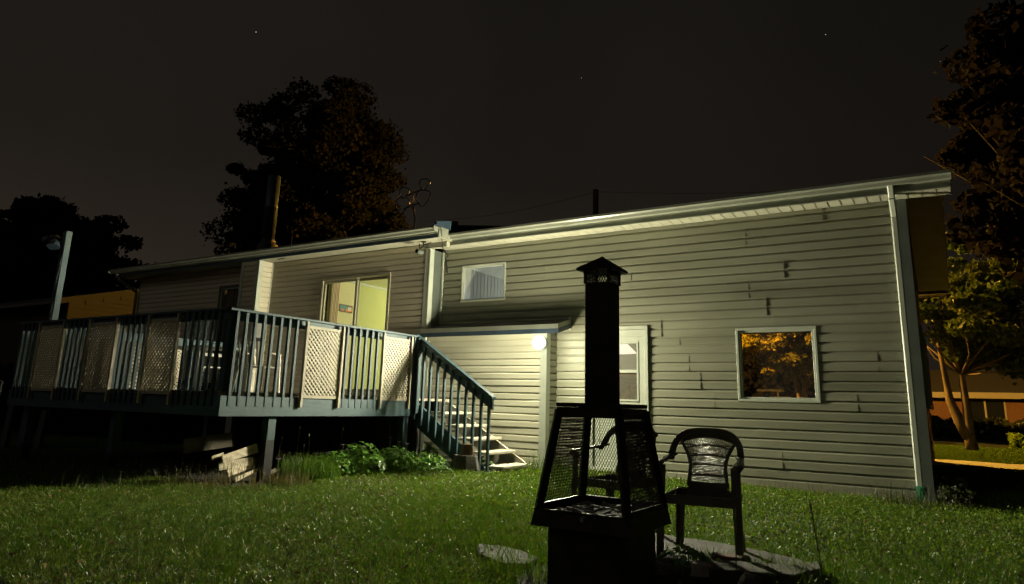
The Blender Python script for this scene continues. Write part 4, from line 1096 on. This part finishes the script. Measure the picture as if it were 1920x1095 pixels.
# street tree with forked trunk at the right
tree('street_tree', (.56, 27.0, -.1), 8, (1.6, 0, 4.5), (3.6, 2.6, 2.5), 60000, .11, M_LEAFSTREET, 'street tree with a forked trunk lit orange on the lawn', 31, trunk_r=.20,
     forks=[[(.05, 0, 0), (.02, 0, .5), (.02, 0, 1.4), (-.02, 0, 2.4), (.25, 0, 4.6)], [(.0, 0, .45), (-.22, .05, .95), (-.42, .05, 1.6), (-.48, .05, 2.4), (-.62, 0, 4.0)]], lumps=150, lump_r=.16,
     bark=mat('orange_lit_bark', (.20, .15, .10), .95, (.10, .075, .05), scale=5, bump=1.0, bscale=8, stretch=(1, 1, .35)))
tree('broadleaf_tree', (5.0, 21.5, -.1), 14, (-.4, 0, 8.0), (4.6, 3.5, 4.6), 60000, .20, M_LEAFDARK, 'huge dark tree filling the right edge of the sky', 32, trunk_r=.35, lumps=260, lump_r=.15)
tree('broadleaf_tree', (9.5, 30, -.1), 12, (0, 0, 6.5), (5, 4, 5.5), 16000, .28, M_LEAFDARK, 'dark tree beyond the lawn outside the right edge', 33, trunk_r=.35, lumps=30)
# tree seen through the lower window
tree('street_tree', (-5.5, 33.5, -.1), 8, (-.5, -.5, 4.5), (3.9, 2.2, 2.3), 90000, .115, M_LEAFLAMPLIT, 'orange-lit street tree seen through the lower window', 34, bark=mat('warm_bark', (.20, .14, .09), .95, (.10, .07, .045), scale=5, bump=1.0, bscale=8), trunk_r=.17,
     forks=[[(.0, 0, 0), (.0, 0, 1.6), (-.15, 0, 2.6), (-.6, 0, 3.5), (-.9, 0, 4.4)], [(.05, 0, 1.2), (.35, 0, 2.6), (.6, 0, 4.0)]], lumps=110, lump_r=.15)
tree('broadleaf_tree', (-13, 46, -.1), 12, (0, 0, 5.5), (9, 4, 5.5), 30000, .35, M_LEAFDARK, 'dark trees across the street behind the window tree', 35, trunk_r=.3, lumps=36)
# hedge in front of the bungalow
def bush_mass(name, x0, x1, y0, y1, h, n, s, m, seed, label, cat='hedge', kind=None, lumpy=.3):
    rng = np.random.default_rng(seed); P = rng.uniform(size=(n, 3))
    X = x0+(x1-x0)*P[:, 0]; Y = y0+(y1-y0)*P[:, 1]; H = h*(1-lumpy+lumpy*np.sin(X*2.1+seed)*np.cos(Y*1.7+X)); Z = gz(X, Y)+H*P[:, 2]**.6
    V, F = cards(np.stack([X, Y, Z], 1), s, rng)
    o = raw_mesh(name, V, F, m); return tag(o, label, cat, None, kind)
bush_mass('hedge', -26, -13.2, 8.2, 9.4, 1.7, 16000, .12, M_LEAFDARK, 40, 'dark hedge added beyond the left end of the deck to hide lit ground')  # added to hide the strip of orange-lit ground seen beneath the deck
bush_mass('hedge', -6, 9, 44, 46.5, 1.2, 22000, .16, M_HEDGE, 41, 'dark low hedge along the front of the bungalow')
bush_mass('shrub_row', 1.9, 6, 31.0, 32.2, .6, 4000, .12, M_CLOVER, 42, 'orange-lit low shrubs behind the street tree', 'shrubs')
for i, (x_, y_, h_, s_) in enumerate(((-.08, 10.12, .42, 43), (-.02, 9.78, .30, 44))):
    bush_mass('corner_weeds', x_-.12, x_+.22, y_-.15, y_+.3, h_, 400, .035, M_HEDGE, s_, ['dark weeds climbing the house corner beside the drain pipe', 'low dark weeds in front of the right house corner'][i], 'weeds')

# ------------------------------------------------------------------ grass
def blades(x, y, h, w, rng, lean=.5, zf=gz):
    n = len(x); z = zf(x, y)-.004
    a = rng.uniform(0, 2*PI, n); la = rng.uniform(0, 2*PI, n); ln_ = lean*rng.uniform(.1, 1, n)*h
    dx, dy = np.cos(a)*w/2, np.sin(a)*w/2; lx, ly = np.cos(la)*ln_, np.sin(la)*ln_
    p0 = np.stack([x-dx, y-dy, z], 1); p1 = np.stack([x+dx, y+dy, z], 1)
    p2 = np.stack([x+dx*.7+lx*.4, y+dy*.7+ly*.4, z+h*.6], 1); p3 = np.stack([x-dx*.7+lx*.4, y-dy*.7+ly*.4, z+h*.6], 1)
    p4 = np.stack([x+lx+dx*.1, y+ly+dy*.1, z+h], 1); p5 = np.stack([x+lx-dx*.1, y+ly-dy*.1, z+h], 1)
    V = np.stack([p0, p1, p2, p3, p4, p5], 1).reshape(-1, 3); b = np.arange(n)[:, None]*6
    F = np.concatenate([b+np.array([[0, 1, 2, 3]]), b+np.array([[3, 2, 4, 5]])], 0)
    return V, F
def scatter(n, x0, x1, y0, y1, rng, ok=None):
    x = rng.uniform(x0, x1, n); y = rng.uniform(y0, y1, n)
    if ok is not None: k = ok(x, y); x, y = x[k], y[k]
    return x, y
def lawn_ok(x, y):
    k = ~((x > -12.3) & (x < -7.0) & (y > 5.25))            # under the deck
    k &= ~((y > 9.9) & (x < XR+.05)); k &= ~((y > 9.55) & (x < -5.2))
    k &= ~((x > -7.1) & (x < -5.5) & (y > 8.35))
    # frustum: azimuth between -75 and +10 degrees
    az = np.degrees(np.arctan2(x, y)); k &= (az > -74) & (az < 9)
    k &= ~((np.abs(x+1.55) < .3) & (np.abs(y-3.44) < .3))
    k &= ~((((x+1.5)/.75)**2+((y-4.0)/.95)**2 < 1+.35*np.sin(x*9+y*7)) & (np.sin(x*23.7+y*51.3) < .8))
    k &= ~((x > -2.05) & (x < -.95) & (y > 4.85) & (y < 5.5))
    k &= ~((x > -2.80) & (x < -2.38) & (y > 4.05) & (y < 4.27))
    return k
rng = np.random.default_rng(5)
near = scatter(330000, -11, 1.2, 2.0, 6.0, rng, lawn_ok)
far = scatter(330000, -16, 2.5, 6.0, 13.5, rng, lawn_ok)
gx = np.concatenate([near[0], far[0]]); gy = np.concatenate([near[1], far[1]])
patch = .5+.5*np.sin(gx*2.3+np.sin(gy*1.9)*1.5)*np.cos(gy*2.7+gx*.8)
gh = rng.uniform(.018, .05, len(gx))*(.75+.5*patch); gw = np.where(gy < 6, .0042, .0065)
V, F = blades(gx, gy, gh, gw, rng, lean=.9)
raw_mesh('lawn_grass', V, F, M_GRASS)['kind'] = 'stuff'
# dry blades
x, y = scatter(190000, -11, 1.8, 2.0, 10, rng, lambda x, y: lawn_ok(x, y) & (rng.uniform(size=len(x)) < np.clip(.95-.16*(y-3.5)-.05*(x+7), .12, 1)))
V, F = blades(x, y, rng.uniform(.02, .05, len(x)), .0045, rng, lean=1.2); raw_mesh('dry_lawn_grass', V, F, M_GRASSDRY)['kind'] = 'stuff'
# clover leaves and flat leaves catching the light
x, y = scatter(90000, -11, 1.8, 2.0, 10, rng, lawn_ok)
V, F = cards(np.stack([x, y, gz(x, y)+rng.uniform(.015, .05, len(x))], 1), np.where(y < 6, .011, .018)[:, None], rng, elong=1.1); raw_mesh('clover', V, F, M_CLOVER)['kind'] = 'stuff'
# brown litter and tufts breaking up the lawn
x, y = scatter(5000, -10, 1.6, 2.0, 9, rng, lambda x, y: (np.abs(x+1.55) > .3) | (np.abs(y-3.44) > .3))
V, F = cards(np.stack([x, y, gz(x, y)+rng.uniform(.012, .035, len(x))], 1), .020, rng, elong=1.8); raw_mesh('leaf_litter', V, F, mat('leaf_litter', (.16, .09, .035), .9, (.28, .20, .09), scale=30))['kind'] = 'stuff'
tx = rng.uniform(-10, 1.5, 900); ty = rng.uniform(2.2, 9, 900); k = lawn_ok(tx, ty); tx, ty = tx[k], ty[k]
tx = np.repeat(tx, 26)+rng.normal(size=len(tx)*26)*.035; ty = np.repeat(ty, 26)+rng.normal(size=len(ty)*26)*.035
V, F = blades(tx, ty, rng.uniform(.03, .07, len(tx)), .0042, rng, lean=1.0); raw_mesh('grass_tufts', V, F, M_GRASS)['kind'] = 'stuff'
# far lawn
x, y = scatter(90000, -2.5, 6, 12, 31, rng, lambda x, y: (y < 16.95) | (y > 19.35))
V, F = blades(x, y, rng.uniform(.03, .07, len(x)), .016, rng, lean=.8); raw_mesh('front_lawn_grass', V, F, M_GRASS)['kind'] = 'stuff'

# tall grass clumps along the deck
def clump(name, cx, cyy, r, n, h0, h1, w, m, label, seed, lean=.5, cat='grass clump', group=None):
    g = np.random.default_rng(seed); a = g.uniform(0, 2*PI, n); rr_ = r*np.sqrt(g.uniform(0, 1, n))
    x = cx+rr_*np.cos(a)*1.5; y = cyy+rr_*np.sin(a)
    V, F = blades(x, y, g.uniform(h0, h1, n), w, g, lean=lean)
    o = raw_mesh(name, V-np.array([cx, cyy, 0]), F, m); o.location = (cx, cyy, 0)
    return tag(o, label, cat, group)
clump('grass_clump', -7.05, 6.55, .30, 900, .15, .34, .006, M_GRASS, 'dense tuft of long grass in the middle of the flower bed', 51)
clump('grass_clump', -7.10, 7.15, .32, 900, .14, .32, .006, M_GRASS, 'long green grass left of the leafy plants', 52)
clump('grass_clump', -6.85, 6.0, .25, 260, .08, .22, .006, M_GRASSDRY, 'dry brownish grass just right of the old boards', 53, lean=.8)
clump('grass_clump', -7.35, 5.05, .35, 260, .05, .16, .006, M_GRASSDRY, 'dry grass growing in front of the old boards', 54)
clump('grass_clump', -6.65, 7.75, .22, 700, .12, .26, .006, M_GRASS, 'bright green tuft below the leafy plants', 55)
clump('grass_clump', -5.22, 9.30, .14, 120, .10, .34, .006, M_GRASS, 'thin tall grass against the wall right of the stairs', 56)
clump('grass_clump', -5.05, 9.65, .16, 120, .08, .28, .006, M_GRASS, 'short weeds at the wall base right of the stairs', 57)
clump('grass_clump', -2.75, 4.35, .30, 350, .04, .14, .005, M_GRASS, 'ragged grass behind the half-buried slab', 58, lean=1.2)
clump('grass_clump', -2.15, 3.9, .28, 400, .05, .20, .005, M_GRASS, 'long grass leaning on the left of the fireplace', 59, lean=1.2)
clump('grass_clump', -1.55, 4.95, .16, 150, .04, .16, .005, M_GRASS, 'dark grass tuft on the slab below the seat', 60, lean=.9)
clump('grass_clump', -.80, 4.85, .35, 600, .04, .16, .005, M_GRASS, 'grass tuft over the right end of the slab', 61, lean=.9)
clump('grass_clump', -1.0, 9.72, .8, 260, .05, .22, .005, M_GRASSDRY, 'sparse dry weeds along the base of the right wall', 62)
clump('grass_clump', -2.6, 9.80, .8, 260, .05, .16, .005, M_GRASSDRY, 'dry weeds at the wall base behind the clear armchair', 63)
clump('grass_clump', -.45, 9.4, .25, 250, .06, .3, .005, M_HEDGE, 'dark weeds around the green drain pipe', 64)
clump('grass_clump', -9.6, 5.0, 1.6, 1500, .06, .22, .007, M_HEDGE, 'unmown dark grass under the front rail of the deck', 65)
clump('grass_clump', -6.95, 5.42, .22, 60, .18, .42, .006, M_GRASSDRY, 'sparse tall dry blades standing right in front of the old boards', 66, lean=.35)
# seed stalks
for i, (x, y, h) in enumerate(((-7.55, 5.28, .62), (-7.48, 5.33, .60), (-7.35, 5.6, .45), (-7.0, 5.95, .50), (-6.95, 6.2, .62), (-6.98, 6.45, .52), (-6.85, 6.8, .6), (-7.75, 5.2, .45), (-6.7, 6.1, .42), (-6.9, 8.0, .55), (-.62, 4.2, .5), (-1.02, 3.95, .45))):
    mb = MB(); dx = .06*math.sin(i*2.3)
    mb.tube([(0, 0, 0), (dx*.4, .01, h*.5), (dx, .02, h)], [.004, .003, .0035], 4); mb.tube([(dx, .02, h), (dx*1.1, .02, h+.04)], [.008, .002], 5)
    tag(mb.build('grass_stalk', M_GRASSDRY, None, loc=(x, y, -.01)), 'tall dry seed stalk standing in the rough grass' if i < 10 else 'thin bare stalk near the camera beside the slab', 'stalk', 'seed stalks along the deck' if i < 10 else 'bare stalks by the slab')
# leafy plants
def leafy(name, loc, r, h, n, s, label, seed, m=M_LEAFBED, cat='plant', group=None, elong=1.3):
    g = np.random.default_rng(seed); t = empty(name, loc, 0, label, cat, group)
    a = g.uniform(0, 2*PI, n); q = np.sqrt(g.uniform(0, 1, n)); zz = h*np.sqrt(np.clip(1-q*q, 0, 1))*g.uniform(.55, 1.0, n)
    P = np.stack([r*q*np.cos(a)*1.3, r*q*np.sin(a), zz+.02], 1)
    # broad leaves facing mostly outward / up
    d = P/np.maximum(np.linalg.norm(P, axis=1)[:, None], .01)+np.array([0, 0, .8])+g.normal(size=(n, 3))*.45; d /= np.linalg.norm(d, axis=1)[:, None]
    a1 = np.cross(d, g.normal(size=(n, 3))); a1 /= np.linalg.norm(a1, axis=1)[:, None]; b1 = np.cross(d, a1)
    sz = s*g.uniform(.6, 1.3, (n, 1))
    ring_ = [(-.5, 0, 0), (-.25, .36, .06), (.15, .33, .05), (.55, 0, -.06), (.15, -.33, .05), (-.25, -.36, .06)]
    V = np.stack([P+a1*sz*u*elong+b1*sz*v+d*sz*w_ for u, v, w_ in ring_], 1).reshape(-1, 3)
    b = np.arange(n)[:, None]*6
    F = np.concatenate([b+np.array([[0, 1, 2, 3]]), b+np.array([[0, 3, 4, 5]])], 0)
    o = raw_mesh('leaves', V, F, m); o.parent = t
    mb = MB()
    for i in range(0, n, 6): mb.tube([(P[i][0]*.3, P[i][1]*.3, 0), tuple(P[i]*np.array([.7, .7, .6])), tuple(P[i])], .0035, 3)
    mb.build('stems', m, t)
    return t
spots = [(-6.95, 7.35, .30, .42, 230, .075, 'tall leafy plant in the middle of the flower bed'), (-6.75, 7.80, .30, .36, 240, .065, 'bright leafy plant nearer the stairs'),
         (-6.55, 8.15, .26, .28, 260, .045, 'small-leaved plant with white flowers in front of the stairs'), (-6.50, 8.45, .2, .22, 160, .05, 'low leafy plant under the stair stringer'),
         (-7.05, 6.95, .28, .30, 200, .05, 'low leafy plant at the left of the flower bed'), (-6.75, 8.62, .16, .34, 60, .11, 'large-leaved plant against the siding under the stairs'),
         (-5.86, 8.80, .12, .24, 40, .07, 'few green leaves behind the concrete block'), (-1.93, 4.62, .13, .30, 90, .05, 'bright green weed growing beside the fireplace tray'),
         (-1.50, 4.70, .16, .10, 60, .05, 'low broad weed on the slab in front of the chair leg'), (-6.35, 8.2, .3, .14, 260, .03, 'creeping ground plant at the front edge of the flower bed')]
for i, s_ in enumerate(spots): leafy('leafy_plant', (s_[0], s_[1], -.01), s_[2], s_[3], s_[4], s_[5], s_[6], 70+i)
# purple flowers
fl = [(-6.85, 6.62, .30), (-6.8, 6.85, .40), (-6.85, 7.0, .33), (-6.8, 7.25, .36), (-6.9, 7.9, .46), (-6.82, 8.0, .40), (-6.75, 8.1, .37), (-6.9, 6.2, .22), (-6.9, 5.9, .26), (-6.85, 6.45, .30)]
for i, (x, y, h) in enumerate(fl):
    f = empty('purple_flower', (x, y, 0), i*.7, 'purple flower on a thin stem above the leaves', 'flower', 'purple flowers in the bed')
    mb = MB(); mb.tube([(0, 0, 0), (.01, 0, h*.6), (0, 0, h)], .003, 4); mb.build('stem', M_LEAFBED, f)
    mb = MB()
    for k in range(5):
        a = 2*PI*k/5; mb.v += [(0, 0, h), (.022*math.cos(a-.4), .022*math.sin(a-.4), h+.012), (.038*math.cos(a), .038*math.sin(a), h+.008), (.022*math.cos(a+.4), .022*math.sin(a+.4), h+.012)]
        mb.f.append(tuple(len(mb.v)-4+j for j in range(4)))
    mb.build('petals', M_PETAL, f)
# fallen leaves
for i, (x, y) in enumerate(((-3.6, 6.4), (-1.1, 6.9), (-6.1, 7.4), (-4.3, 5.2), (-3.2, 4.6))):
    mb = MB(); mb.v = [(-.03, 0, 0), (0, .02, .008), (.035, 0, .0), (0, -.022, .006)]; mb.f = [(0, 1, 2, 3)]
    tag(mb.build('fallen_leaf', mat('dead_leaf', (.30, .13, .05), .8), None, loc=(x, y, float(gz(np.array(x), np.array(y)))+.045)), 'brown dead leaf lying on the lawn', 'leaf', 'dead leaves on the lawn').rotation_euler = (.2, .1, i)
# stars
for i, (d, s_) in enumerate((((480, 60), 1.0), ((1548, 65), .8), ((1763, 115), .4), ((1090, 146), .6), ((537, 178), .5))):
    x = (d[0]-960)/1290; y = -(d[1]-470)/1290
    v = (r2*x+u2*y+fwd).normalized()*1500
    bm = bmesh.new(); bmesh.ops.create_icosphere(bm, subdivisions=1, radius=.75*s_); me = bpy.data.meshes.new('star'); bm.to_mesh(me); bm.free()
    me.materials.append(MATS.get('star_m') or MATS.setdefault('star_m', emit_mat('star', (.9, .9, 1), 1.2)))
    o = bpy.data.objects.new('star', me); COL.objects.link(o); o.location = v+Vector((0, 0, 1)); o['kind'] = 'structure'
